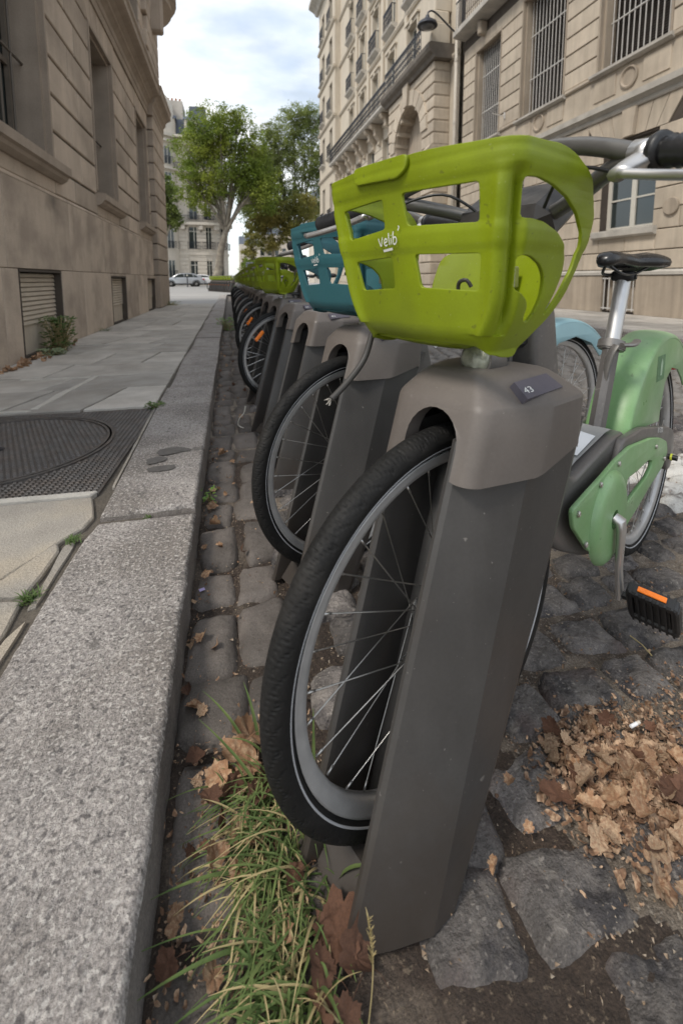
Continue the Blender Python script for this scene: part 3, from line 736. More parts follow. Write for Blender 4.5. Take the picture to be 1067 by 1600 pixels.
def tyre_text(bm_, r, y):
    def f(c):
        a = -PI/2-math.radians(0)+c.x/r
        rr = r-c.y if False else r
        return Vector(((r-c.y*-1*-1)*math.cos(a), y-c.z, (r-c.y*-1*-1)*math.sin(a)))
    return xf(bm_, f)
def make_wheel(parent, name, centre, det, spin=0, refl=False, txt=False, mark=None):
    ty = link(name, (TYRE_HI, TYRE_MD, TYRE_LO)[det], M_tyre, parent, loc=centre, rot=(0, spin, 0))
    link('rim', RIM_HI if det == 0 else RIM_LO, M_rim, ty)
    if det < 2:
        link('hub', HUBM, M_silver, ty); link('reflective_line', LINE, M_refl, ty)
    if det == 0:
        for k in range(32):
            o = link('spoke', SPK[k % 4], M_spoke, ty, rot=(0, -2*PI*(k-k % 4)/32, 0))
    else:
        tag(link('spokes', SPK_ALL, M_spoke, ty), kind='stuff')
    if refl:
        bm = bmesh.new(); box(bm, -.045, -.008, -.013, .045, .008, .013, Matrix.Rotation(math.radians(refl), 4, 'Y') @ Matrix.Translation((0, 0, .222)), .004)
        obj('spoke_reflector', bm, M_orange, ty)
    return ty
#==SECTION BASKET
def bk_w(k): return .170-.036*k-.022*max(0, (k-.70)/.3)**2
def bask(u, z, nrm=0.0):
    """unrolled basket wall (u along the wall, z up) -> local point; nrm = offset outwards"""
    s_add = 0
    if z < .82:
        fr_ = max(0, min(1, (.178-abs(u))/.03))
        a = min((.82-z)/.030, 1.4); zc_ = .82-.030*math.sin(a); zz = lerp(z, zc_, fr_); k = (1.03-zz)/.23; s_add = .030*(1-math.cos(a))*fr_
        zn = lerp(1, math.cos(a), fr_)
    else: k = (1.03-z)/.23; zz = z; zn = 1
    k = max(0, min(1.05, k)); sg = 1 if u > 0 else -1; au = abs(u); W0 = .17; rc = .022
    sf = -.100+.035*k
    wd = bk_w(k)
    bul = .012*(1-(au/W0)**2) if au < W0 else 0
    if au < W0-rc: t = -sg*au*wd/W0; s = sf-bul; n_ = (-1, 0)
    elif au < W0+rc:
        a = (au-(W0-rc))/(2*rc)*PI/2
        t = -sg*((W0-rc)*wd/W0+rc*math.sin(a)); s = sf-.012*(1-((W0-rc)/W0)**2)*(1-a/(PI/2))+rc*(1-math.cos(a)); n_ = (-math.cos(a), -sg*math.sin(a))
    else:
        e = au-W0-rc; s = sf*(1 if False else 1)+rc+e; s = -.100+.035*k*max(0, 1-e/.10)+rc+e
        t = -sg*((W0-rc)*wd/W0+rc-.10*max(0, e-.10)**2*3-.02*e); n_ = (0, -sg)
    # corner groove
    if .83 < z+.02:
        gdep = .015*math.exp(-((au-(W0+.008))/.0068)**2)*max(0, min(1, (1.008-z)/.02))*max(0, min(1, (z-.80)/.04)); rdg = .0065*math.exp(-((au-(W0-.013))/.009)**2)*max(0, min(1, (1.012-z)/.03))
        nrm = nrm-gdep+rdg
    # stepped bands between the windows
    if au < W0+.2:
        nrm += .0022*(math.exp(-((z-1.012)/.011)**4)+math.exp(-((z-.932)/.014)**4))-.001
    s += s_add
    return Vector((s+n_[0]*nrm, t+n_[1]*nrm, zz+(.0 if zn == 1 else -nrm*(1-zn))))
def corner_u(s): return .17+(s+.100)-.022+.010
side_out = [(-.035,1.036), (-.004,1.038), (.030,1.034), (.064,1.022), (.094,1.002), (.112,.975), (.116,.950), (.106,.920), (.086,.880), (.060,.842), (.036,.812), (.012,.787), (-.008,.777), (-.05,.779)]
half = [(0,1.040), (.06,1.040), (.12,1.036), (.17,1.034)]+[(corner_u(s)+.0, z) for s, z in side_out]
half_s = smoothpts([Vector(p) for p in half], 3, closed=False)
bot = [Vector(p) for p in ((.168,.786), (.150,.790), (.12,.792), (.06,.792), (0,.792))]
half_s += bot
outline = half_s+[Vector((-p.x, p.y)) for p in reversed(half_s[1:-1])]
kk = lambda z: (1.03-z)/.23
def fu(t, z): return -t*.17/bk_w(kk(z))
winR1 = [(fu(-.010,.992),.992), (fu(-.122,.990),.990), (fu(-.120,.950),.950), (fu(-.016,.954),.954)]
winR2 = [(fu(-.024,.911),.911), (fu(-.119,.909),.909), (fu(-.114,.869),.869), (fu(-.030,.872),.872)]
winL1 = [(-.034*1.02,.989), (-.128*1.03,.984), (fu(.116,.947),.944), (fu(.034,.953),.953)]
winL2 = [(fu(.024,.909),.909), (fu(.108,.905),.905), (fu(.098,.868),.866), (fu(.024,.870),.870)]
sideU = [(-.066,.992), (-.040,.994), (-.007,.990), (.031,.980), (.062,.964), (.080,.946), (.084,.925), (.076,.896), (.052,.860), (.036,.836), (.030,.839), (.043,.866), (.052,.888), (.052,.908), (.040,.926), (.018,.938), (-.018,.948), (-.046,.950), (-.066,.949)]
sideL = [(-.070,.907), (-.058,.908), (-.042,.906), (-.018,.898), (-.003,.886), (.001,.874), (.000,.856), (-.007,.838), (-.017,.826), (-.030,.829), (-.036,.835), (-.035,.848), (-.045,.857), (-.060,.864), (-.070,.867)]
sideU = [(corner_u(s), z) for s, z in sideU]; sideL = [(corner_u(s), z) for s, z in sideL]
grow = lambda P, kx, ky: [((x-sum(p[0] for p in P)/len(P))*kx+sum(p[0] for p in P)/len(P), (y-sum(p[1] for p in P)/len(P))*ky+sum(p[1] for p in P)/len(P)) for x, y in P]
holes = [fillet(grow(wn_, 1.05, 1.13), .006, 3) for wn_ in (winR1, winR2, winL1, winL2)]
for P in (sideU, sideL):
    q = fillet(grow(P, 1.07, 1.03), .005, 2); holes.append(q); holes.append([Vector((-p.x, p.y)) for p in q][::-1])
def basket_meshes():
    D = {}
    bm = plate(outline, holes, .0050, .0011, 3)
    slice_bm(bm, 0, [(-.30+.6*i/46) for i in range(47)]+[s_*(x) for s_ in (-1, 1) for x in (.150,.155,.160,.164,.168,.172,.176,.180,.184,.188,.192,.196)])
    slice_bm(bm, 1, [.766+.28*i/32 for i in range(32)]+[.812,.816,.808,.804])
    xf(bm, lambda c: bask(c.x, c.y, c.z+.003))
    me = mesh_of(bm, 'basket', True); me.set_sharp_from_angle(angle=math.radians(50)); D['shell'] = me
    bm = plate(fillet([(-.030,1.0405), (.080*-1.05,1.0405), (-.082,1.016), (.010,1.012), (.026,1.022), (.028,1.0405)], .010, 4), (), .005, .0012)
    slice_bm(bm, 0, [-.1+.01*i for i in range(14)]); xf(bm, lambda c: bask(c.x, c.y, c.z+.0095)); D['tab'] = mesh_of(bm, 'grip_tab', True); D['tab'].set_sharp_from_angle(angle=math.radians(50))
    # pan under the basket
    bm = bmesh.new(); g = []
    for i in range(17):
        row = []
        for j in range(13):
            u = i/16*2-1; v = j/12
            t = .036+u*.080*(1-.25*v*v); s = -.045+v*.150
            z = .789-.022*math.sin(min(1, (1-abs(u)**2.2))*PI/2)*math.sin(min(1, v*1.25+.05)*PI*.5)-.0
            row.append(bm.verts.new((s, t, z)))
        g.append(row)
    for i in range(16):
        for j in range(12): bm.faces.new((g[i][j], g[i+1][j], g[i+1][j+1], g[i][j+1]))
    ret = bmesh.ops.extrude_face_region(bm, geom=bm.faces[:]); 
    for v in [e for e in ret['geom'] if isinstance(e, bmesh.types.BMVert)]: v.co.z += .005
    D['pan'] = mesh_of(bm, 'basket_floor', True)
    bm = plate(fillet([(-.060,.790), (.085,.790), (.125,.86), (.120,.925), (.06,.935), (-.06,.935), (-.095,.925), (-.105,.86)], .02, 4), (), .005, .001)
    slice_bm(bm, 0, [-.14+.02*i for i in range(15)]); xf(bm, lambda c: Vector((.118+.35*(c.y-.85)-.9*c.x*c.x*1.5+c.z, c.x, c.y))); D['back'] = mesh_of(bm, 'back_plate', True)
    # word on the front band: hand drawn strokes
    bm = bmesh.new(); L = []
    def stroke(pts, x0):
        pts = [Vector((p[0]+x0, p[1])) for p in pts]; wd = .00085
        pts = smoothpts(pts, 3, closed=False) if len(pts) > 2 else pts
        lf, rt = [], []
        for i, p in enumerate(pts):
            d = (pts[min(i+1, len(pts)-1)]-pts[max(i-1, 0)]).normalized(); n_ = Vector((-d.y, d.x))*wd
            lf.append(p+n_); rt.append(p-n_)
        for i in range(len(pts)-1):
            vv = []
            for q in (lf[i], lf[i+1], rt[i+1], rt[i]):
                y = q.y+q.x*.10; uu = fu(0, .93)+q.x
                vv.append(bm.verts.new(bask(-.045+q.x, .926+y, .0092)))
            bm.faces.new(vv)
    stroke([(0,.0125), (.002,.006), (.0045,.001), (.007,.006), (.0095,.0128)], 0)
    stroke([(.0,.0045), (.006,.0052), (.0065,.0085), (.0035,.0098), (.0005,.0065), (.001,.0015), (.0045,.0), (.007,.0015)], .0125)
    stroke([(0,.0165), (.0005,.008), (.001,.0)], .0235)
    stroke([(0,.0085), (.0004,.0)], .0285); stroke([(-.0002,.0118), (.0006,.0124)], .0287)
    stroke([(0,.017), (0,.008), (.0,.0005), (.004,-.0005), (.0068,.003), (.006,.0078), (.0025,.0088), (.0002,.006)], .0335)
    stroke([(0,.0165), (.0018,.0195), (.0022,.0215), (.0005,.022)], .0435)
    a = [bm.verts.new(bask(-.037+x, .9215+y+x*.1, .0092)) for x, y in ((0,-.0025), (.022,-.0025), (.022,.0008), (0,.0008))]; bm.faces.new(a)
    D['word'] = mesh_of(bm, 'lettering'); D['word'].materials.clear()
    return D
BKM = basket_meshes()
#==SECTION BICYCLE
def rf_factory(delta):
    ca, sa = math.cos(delta), math.sin(delta)
    return lambda c: Vector((.1+(c[0]-.1)*ca-c[1]*sa, (c[0]-.1)*sa+c[1]*ca, c[2]))
def splate(pts, t0, th, bev, holes=(), sm=0, fil=0, cuts=0):
    """plate in the side (s,z) plane centred on t0"""
    P = fillet(pts, fil, 4) if fil else pts
    bm = plate(P, holes, th, bev, 3)
    return xf(bm, lambda c: (c.x, t0+c.z, c.y))
GREEN = [(.294,.440), (.350,.448), (.458,.461), (.540,.474), (.640,.480), (.825,.457), (.928,.433), (1.000,.405), (1.018,.369), (.975,.335), (.846,.313), (.752,.290), (.649,.272), (.625,.249), (.565,.235), (.510,.245), (.392,.317), (.305,.400)]
GHOLE = [(.640,.400), (.713,.396), (.815,.398), (.852,.386), (.846,.370), (.803,.353), (.725,.345), (.650,.336), (.630,.348), (.626,.372)]
BODY = [(.160,.845), (.235,.845), (.262,.74), (.300,.60), (.335,.500), (.370,.470), (.420,.478), (.600,.505), (.700,.500), (.730,.40), (.71,.30), (.66,.235), (.611,.213), (.564,.222), (.443,.268), (.323,.330), (.262,.385), (.225,.47), (.190,.60), (.165,.74)]
ARM = [(.55,.40), (.62,.500), (.785,.492), (1.05,.437), (1.125,.412), (1.150,.375), (1.145,.315), (1.118,.285), (1.075,.288), (1.05,.33), (1.02,.375), (.92,.425), (.82,.440), (.70,.455), (.62,.44)]
HX, HZ = 1.080, .335
def fender_side(full):
    P = []
    a0, a1 = (157, 40) if full else (150, 40)
    for k in range(25):
        a = math.radians(lerp(a0, a1, k/24)); P.append((HX+.368*math.cos(a), HZ+.368*math.sin(a)))
    if full: P += [(1.315,.520), (1.27,.555), (1.21,.590), (1.13,.605), (1.06,.570), (1.03,.50), (1.020,.455), (.88,.470), (.76,.478)]
    else: P += [(1.315,.54), (1.24,.605), (1.12,.640), (1.0,.620), (.92,.56), (.87,.49), (.86,.46), (.80,.47)]
    return P
def make_bike(col, det, delta, label, group, loc, full=True, hb_turn=0, txt=False, refl=False, cable=False, extras=False):
    RF = rf_factory(delta)
    shell = {'lime': M_lime_pl, 'teal': M_teal_pl}[col]; paint = {'lime': M_mint, 'teal': M_blue}[col]
    b = empty('bicycle', loc, HEAD, label, 'bicycle', group)
    def part(name, bm, m, parent=None, rear=False, auto=35):
        if rear: xf(bm, RF)
        return obj(name, bm, m, parent or b, auto=auto)
    spin = 0 if refl else R.uniform(0, 6)
    fw = make_wheel(b, 'front_wheel', (0, 0, .325), det, -.13 if det == 0 else spin, refl=refl)
    # front wheel name is the tyre object: the wheel is the tyre with rim, hub and spokes under it
    if txt:
        bm = textmesh('40-559  26x1.57', .0135, .0002)
        def f(c):
            a = math.radians(-92)+c.x/.312; r = .3125-c.y
            y = -(.0212*.98*math.sqrt(max(.05, 1-((r-.3085)/.0212)**2))+.0007)
            return Vector((r*math.cos(a), y-c.z, r*math.sin(a)))
        xf(bm, lambda c: f(Vector((c.x, -c.y*-1, c.z))))
        o = obj('sidewall_lettering', bm, mat('worn_print', (.30,.29,.28), .7, var=.5, vs=300), fw); o.rotation_euler = (0, .13, 0)
    rwc = RF((HX, 0, HZ-.005)); rw = make_wheel(b, 'rear_wheel', rwc, min(det, 1) if det < 2 else 2, 0); rw.rotation_euler = (0, 0, delta)
    # basket and its fittings
    bs = link('basket', BKM['shell'], shell, b)
    link('grip_tab', BKM['tab'], shell, bs); link('basket_floor', BKM['pan'], shell, bs); link('back_plate', BKM['back'], shell, bs); link('lettering', BKM['word'], M_print, bs)
    if det < 2:
        for (s, t, z) in ((.105,-.03,.885), (.100,-.028,.845)):
            bm = bmesh.new(); lathe(bm, [(.0001,-.004), (.009,-.004), (.009,0), (.006,.002), (.006,.005), (.0001,.005)], 14, axis='X', M=Matrix.Translation((s, t, z)))
            if z > .86: box(bm, s-.004, t-.016, z-.018, s+.010, t+.014, z+.016, bev=.002)
            obj('bolt', bm, M_bolt, bs)
        bm = bmesh.new(); tube(bm, smoothpts([(.085,.048,.845), (.080,.046,.868), (.078,.040,.877), (.079,.028,.879), (.084,.022,.868)], 3, False), .0035, 7); obj('bag_hook', bm, M_cable, bs)
    # steerer, fork and head
    bm = bmesh.new(); tube(bm, [(.115,0,.70), (.150,0,.86), (.170,0,.965)], [.030,.027,.022], 14); part('head_tube', bm, M_frame)
    bm = bmesh.new()
    for t in (-.040, .040): tube(bm, [(0,t,.325), (.035,t*.98,.45), (.075,t*.95,.60), (.095,t*.9,.665)], [.009,.012,.014,.014], 8)
    box(bm, .070, -.048, .660, .140, .048, .705, bev=.012); part('fork', bm, M_frame)
    bm = bmesh.new(); box(bm, .075, -.035, .764, .175, .035, .788, bev=.008); box(bm, .085, -.030, .716, .135, .040, .770, bev=.012); part('basket_mount', bm, M_black)
    # headlight under the basket
    bm = bmesh.new(); Mh = Matrix.Translation((.040, -.024, .757)) @ Matrix.Rotation(math.radians(12), 4, 'Y')
    lathe(bm, [(.0001,.060), (.018,.058), (.027,.045), (.029,.010), (.029,.0), (.026,.0)], 24, axis='X', M=Mh); hl = part('headlight', bm, M_frame)
    bm = bmesh.new(); lathe(bm, [(.0265,.002), (.024,-.005), (.016,-.009), (.0001,-.0105)], 24, axis='X', M=Mh); obj('lens', bm, M_lens, hl, smooth=True)
    # handlebar
    hbd = lambda pts: smoothpts(pts, 5, False)
    bm = bmesh.new()
    for sg in (1, -1):
        tube(bm, hbd([(.172,0,.984), (.175,-.055*sg,.985), (.150,-.115*sg,1.004), (.105,-.175*sg,1.022), (.078,-.222*sg,1.029), (.060,-.26*sg,1.022)]), .0125, 12)
        tube(bm, hbd([(.165,0*sg,1.076), (.128,-.075*sg,1.076), (.108,-.125*sg,1.066), (.092,-.17*sg,1.052), (.077,-.222*sg,1.031)]), [.013]*21 if False else .0125, 12)
    tube(bm, [(.172,0,.96), (.178,0,1.0)], .02, 12)
    hb = part('handlebar', bm, mat('handlebar_grey', (.13,.125,.118), .38, metal=.4, var=.08, vs=20), auto=60)
    for sg in (1, -1):
        bm = bmesh.new(); d0 = Vector((.066, -.250*sg, 1.026)); d1 = Vector((.030, -.385*sg, .998)); ax = d1-d0
        prof = [.0175]+[.0195 if q % 2 else .0165 for q in range(26)]+[.017]; tube(bm, [d0.lerp(d1, q/27) for q in range(28)], prof, 16)
        tube(bm, [d0-ax*.06, d0-ax*.02, d0+ax*.02], [.022,.024,.0215], 16); obj('grip', bm, M_black, hb, smooth=True)
        bm = bmesh.new()
        tube(bm, [(.078,-.218*sg,1.030), (.070,-.243*sg,1.026)], [.0185,.0185], 16)
        tube(bm, smoothpts([(.070,-.232*sg,1.023), (.045,-.222*sg,1.010), (.025,-.220*sg,1.000)], 3, False), [(.011,.020),(.012,.021),(.011,.019),(.010,.017),(.009,.015),(.009,.014),(.009,.013)], 10)
        tube(bm, smoothpts([(.026,-.222*sg,1.001), (.018,-.27*sg,.990), (.000,-.33*sg,.978), (-.012,-.375*sg,.972)], 4, False), [(.006,.010)]*13, 8)
        obj('brake_lever', bm, M_silver, hb, smooth=True)
        bm = bmesh.new(); tube(bm, [(.070,-.196*sg,1.014), (.058,-.212*sg,1.007)], .0065, 8); tube(bm, smoothpts([(.066,-.200*sg,1.011), (.09,-.15*sg,1.030), (.12,-.10*sg,1.030), (.16,-.05*sg,.98), (.15,-.02*sg,.90)], 4, False), .0026, 6)
        obj('brake_cable', bm, M_black, hb, smooth=True)
    # display console
    bm = bmesh.new(); box(bm, -.060, -.070, -.036, .060, .115, .036, Matrix.Translation((.200, 0, .992)) @ Matrix.Rotation(math.radians(-32), 4, 'Y'), .020); part('display_console', bm, mat('console_grey', (.028,.025,.023), .45, var=.1, vs=20))
    # frame
    bm = splate(BODY, 0, .112, .012, fil=.03); part('frame', bm, M_frame, rear=True)
    bm = bmesh.new(); q = [(.345,.4725), (.425,.4905), (.600,.5130), (.640,.5125)]
    vs = []
    for s, z in q: vs.append((bm.verts.new((s, -.038, z)), bm.verts.new((s, .046, z))))
    for (a, c), (d, e) in zip(vs, vs[1:]): bm.faces.new((a, c, e, d))
    part('deck_cover', bm, M_frame_l, rear=True)
    if extras:
        bm = bmesh.new(); q = [(.44,-.034,.4975), (.56,-.030,.5120), (.575,.034,.5140), (.43,.040,.4965)]; bm.faces.new([bm.verts.new(p) for p in q]); o = part('paper_sheet', bm, M_paper, rear=True)
        o.parent = None; o.location = b.location; o.rotation_euler = b.rotation_euler; tag(o, 'white sheet of paper lying on the low deck of the mint bicycle frame', 'paper')
    for sg in (1, -1):
        bm = splate(ARM, -.064*sg, .020, .006, fil=.02); part('chainstay', bm, M_frame, rear=True)
    if det == 0:
        bm = textmesh('81330', .022, 0); xf(bm, lambda c: (.955+c.x, -.0745, .4475-c.x*.2+c.y)); part('frame_number', bm, M_print, rear=True)
    # chain cover with the crank boss
    bm = splate(GREEN, -.079, .010, .003, holes=[fillet(GHOLE, .006, 3)], fil=.012); cc = part('chain_cover', bm, paint, rear=True)
    bm = bmesh.new(); Mb = Matrix.Translation((.500, -.082, .352)) @ Matrix.Diagonal((1, -1, 1, 1))
    lathe(bm, [(.107,0), (.104,.008), (.093,.015), (.078,.018), (.022,.018), (.020,.006), (.0001,.006)], 40, axis='Y', M=Mb); xf(bm, RF); obj('crank_boss', bm, paint, cc, auto=40)
    for s, z in ((.553,.462), (.438,.448), (.32,.425), (.372,.340), (.872,.422), (.975,.36)):
        bm = bmesh.new(); lathe(bm, [(.0065,0), (.0065,.003), (.004,.0045), (.0001,.003)], 12, axis='Y', M=Matrix.Translation((s, -.0845, z)) @ Matrix.Diagonal((1, -1, 1, 1))); xf(bm, RF); obj('bolt', bm, M_bolt, cc)
    # crank and pedal
    bm = bmesh.new(); tube(bm, [(.500,-.098,.358), (.500,-.110,.352), (.502,-.113,.335), (.505,-.112,.25), (.507,-.116,.195), (.507,-.117,.172)], [(.011,.014),(.013,.016),(.010,.014),(.008,.0115),(.008,.013),(.007,.012)], 12)
    cr_ = part('crank_arm', bm, M_silver, rear=True, auto=50)
    bm = bmesh.new(); tube(bm, [(.507,-.112,.183), (.507,-.140,.183)], .008, 10)
    Mp = Matrix.Translation((.507, -.182, .181)) @ Matrix.Rotation(math.radians(62), 4, 'Y')
    for sx in (-1, 1): box(bm, sx*.040-.009, -.046, -.014, sx*.040+.009, .046, .014, Mp, .004)
    for sy in (-1, 1): box(bm, -.040, sy*.042-.006, -.013, .040, sy*.042+.006, .013, Mp, .004)
    box(bm, -.034, -.036, -.010, .034, .036, .010, Mp, .004)
    for q in range(7): box(bm, -.050, -.040+q*.0125, -.0155, .050, -.036+q*.0125, .0155, Mp)
    xf(bm, RF); pd = obj('pedal', bm, M_black, cr_)
    bm = bmesh.new(); box(bm, -.0535, -.026, -.006, -.0495, .026, .006, Mp, .001); xf(bm, RF); part('pedal_reflector', bm, M_orange)
    bm = bmesh.new(); tube(bm, [(.500,.098,.352), (.497,.112,.44), (.495,.116,.52)], [(.012,.015),(.008,.012),(.007,.012)], 10); box(bm, .455, .13, .512, .545, .22, .538, bev=.006); part('far_crank_arm', bm, M_black, rear=True)
    # rear fender: side skirts and a rounded crown
    fs = fender_side(full)
    for sg in (1, -1):
        bm = splate(fs, -.052*sg, .006, .002); 
        if sg == 1: fe = part('rear_fender', bm, paint, rear=True)
        else: xf(bm, RF); obj('far_skirt', bm, paint, fe, auto=35)
    bm = bmesh.new(); g = []; a0, a1 = (158, 39) if full else (151, 39)
    for i in range(41):
        a = math.radians(lerp(a0, a1, i/40)); row = []
        for j in range(15):
            ph = PI*j/14; t = -.055*math.cos(ph); rr = .368+.020*math.sin(ph)**.7*(1 if full else .8)
            row.append(bm.verts.new((HX+rr*math.cos(a), t, HZ+rr*math.sin(a))))
        g.append(row)
    for i in range(40):
        for j in range(14): bm.faces.new((g[i][j], g[i+1][j], g[i+1][j+1], g[i][j+1]))
    xf(bm, RF); obj('crown', bm, paint, fe, smooth=True)
    if full and det == 0:
        bm = bmesh.new(); flat = [(.955,-.0557,.585), (1.035,-.0557,.585), (1.035,-.0557,.660), (.955,-.0557,.660)]
        bm.faces.new([bm.verts.new(p) for p in flat]); xf(bm, RF); obj('sticker', bm, mat('sticker_green', (.10,.21,.10), .5, var=.2, vs=60), fe)
        bm = bmesh.new(); bm.faces.new([bm.verts.new((s, -.0561, z)) for s, z in ((.99,.60), (1.005,.60), (1.012,.635), (.998,.652), (.988,.63))]); xf(bm, RF); obj('sticker_mark', bm, mat('sticker_pale', (.38,.52,.36), .5), fe)
    if not full:
        bm = textmesh('velib', .05, 0); xf(bm, lambda c: (.292+c.x*.55+c.y*.5, -.0572, .700-c.x*.8+c.y*.8)); part('frame_lettering', bm, M_print, rear=True)
        bm = bmesh.new(); n_ = 28
        for k in range(n_):
            a, c = 2*PI*k/n_, 2*PI*(k+1)/n_
            bm.faces.new([bm.verts.new((.90+r*math.cos(x), -.0558, .610+r*math.sin(x))) for r, x in ((.024,a), (.024,c), (.0215,c), (.0215,a))])
        bm.faces.new([bm.verts.new((.90+x, -.0558, .610+z)) for x, z in ((-.002,-.012), (.008,.002), (.002,.002), (.004,.012), (-.007,-.002), (-.001,-.002))])
        xf(bm, RF); obj('roundel', bm, M_print, fe)
    bm = bmesh.new(); lathe(bm, [(.0001,0), (.018,0), (.022,.006), (.018,.016), (.0001,.020)], 18, axis='X', M=Matrix.Translation(RF((HX+.315, 0, HZ+.235))) @ Matrix.Rotation(math.radians(-30), 4, 'Y')); part('rear_light', bm, M_red)
    # axle nut
    bm = bmesh.new(); tube(bm, [(HX,-.070,HZ), (HX,-.098,HZ)], .0085, 14); nt_ = part('axle_nut', bm, M_black, rear=True)
    bm = bmesh.new(); tube(bm, [(HX,-.080,HZ), (HX,-.085,HZ)], .0105, 14); xf(bm, RF); obj('coloured_ring', bm, M_yellowg, nt_)
    # seat tube, clamp, post, saddle
    P0, P1 = Vector((.655,0,.490)), Vector((.728,0,.703))
    bm = bmesh.new(); tube(bm, [P0, P0.lerp(P1, .5), P1], [(.027,.020)]*3, 8); st_ = part('seat_tube', bm, M_frame, rear=True, auto=25)
    ux = (P1-P0).normalized(); px = Vector((ux.z, 0, -ux.x))
    bm = bmesh.new(); tube(bm, [P1-ux*.006, P1+ux*.020], .030, 20); tube(bm, [P1-ux*.002, P1+ux*.016], .033, 20)
    tube(bm, smoothpts([P1+Vector((-.030,-.020,.012)), P1+Vector((-.038,-.012,-.01)), P1+Vector((-.042,-.004,-.05)), P1+Vector((-.040,0,-.095))], 4, False), [(.006,.013)]*13, 8)
    tube(bm, smoothpts([P1+Vector((-.02,-.030,.012)), P1+Vector((.01,-.046,.012)), P1+Vector((.05,-.045,.018))], 4, False), [(.006,.010)]*9, 8)
    part('seat_clamp', bm, mat('clamp_grey', (.20,.19,.18), .4, metal=.5, var=.15, vs=30), rear=True, auto=40)
    P2 = P1+ux*.192
    bm = bmesh.new(); tube(bm, [P1, P1.lerp(P2, .5), P2], [.0185]*3, 20); part('seat_post', bm, M_silver, rear=True, auto=50)
    bm = bmesh.new(); g = []; SZ = .943
    ns_ = 26
    for i in range(ns_+1):
        v = i/ns_; s = .628+.272*v
        hw = interp([0,.04,.12,.3,.5,.7,.88,.97,1], [.008,.020,.026,.030,.046,.078,.088,.078,.05], v)
        top = SZ+interp([0,.05,.2,.5,.8,.95,1], [-.012,.004,.008,.002,.012,.012,.0], v); th = interp([0,.05,.3,.6,1], [.012,.036,.034,.036,.040], v)
        row = []
        for j in range(20):
            a = 2*PI*j/20; ca_, sa_ = math.cos(a), math.sin(a)
            t = hw*(abs(ca_)**.8)*(1 if ca_ > 0 else -1)
            zz = top-th*.5+th*.5*(abs(sa_)**.75)*(1 if sa_ > 0 else -1)-(.010*(t/.09)**2 if sa_ > 0 else .014*(t/.09)**2*1)
            if sa_ > 0: zz -= .006*math.exp(-(t/.012)**2)*interp([.2,.4,.9,1], [0,1,1,0], v)
            row.append(bm.verts.new((s, t, zz)))
        g.append(row)
    for i in range(ns_):
        for j in range(20): bm.faces.new((g[i][j], g[i][(j+1) % 20], g[i+1][(j+1) % 20], g[i+1][j]))
    bm.faces.new(g[0]); bm.faces.new(g[-1]); sad = part('saddle', bm, M_blackgl, rear=True, auto=60)
    bm = bmesh.new()
    for sg in (-1, 1): tube(bm, smoothpts([(.663,.006*sg,SZ-.030), (.70,.022*sg,SZ-.048), (.79,.024*sg,SZ-.048), (.86,.040*sg,SZ-.026)], 4, False), .0036, 7)
    box(bm, P2.x-.022, -.026, P2.z-.008, P2.x+.022, .026, P2.z+.018, bev=.005); tube(bm, [P2+Vector((0,-.03,.002)), P2+Vector((0,.03,.002))], .006, 8)
    xf(bm, RF); obj('saddle_rail', bm, M_black, sad, auto=50)
    if cable:
        bm = bmesh.new(); tube(bm, smoothpts([(-.010,.140,.815), (-.029,.141,.788), (-.048,.141,.744), (-.083,.140,.710), (-.120,.139,.684)], 5, False), .0055, 8); lc = part('lock_cable', bm, M_cable, auto=60)
        bm = bmesh.new()
        for q in range(16):
            a = R.uniform(0, 2*PI); d = Vector((-.007+R.uniform(-.004,.003), .006*math.cos(a), .006*math.sin(a)-.002)); p = Vector((-.120,.139,.684)); tube(bm, [p, p+d*.5, p+d+Vector((0,0,-.002))], .0004, 4)
        obj('frayed_end', bm, M_frayed, lc)
    return b
BG = 'share bicycles parked in the dock row'
lab = {0: 'nearest bicycle, lime basket, mint green fender and chain cover, in the dock marked 43', 1: 'bicycle with the teal basket and pale blue rear fender, second from the front'}
first_far = None
for n_, (i, col) in enumerate(sorted(BIKES.items())):
    p = dock_pos(i); p = DOCKS[i].location.copy()
    if i == 0: make_bike(col, 0, math.radians(5.3), lab[0], BG, p, True, txt=True, cable=True, extras=True)
    elif i == 1:
        b = make_bike(col, 0, math.radians(-5), lab[1], BG, p, False); b.location.z += .0
    elif i == 4:
        b4 = make_bike(col, 1, math.radians(2), 'lime basket bicycle with an orange reflector in its front spokes, third bicycle of the row', BG, p, True, refl=-46)
    elif i == 6:
        first_far = make_bike(col, 2, math.radians(3), 'fourth bicycle of the row, lime basket behind the one with the wheel reflector', BG, p, True, refl=-50)
    else:
        c = copy_tree(first_far); c.location = p; c['label'] = '%s bicycle of the row counted from the front, small lime basket in the distance' % ORD[n_]
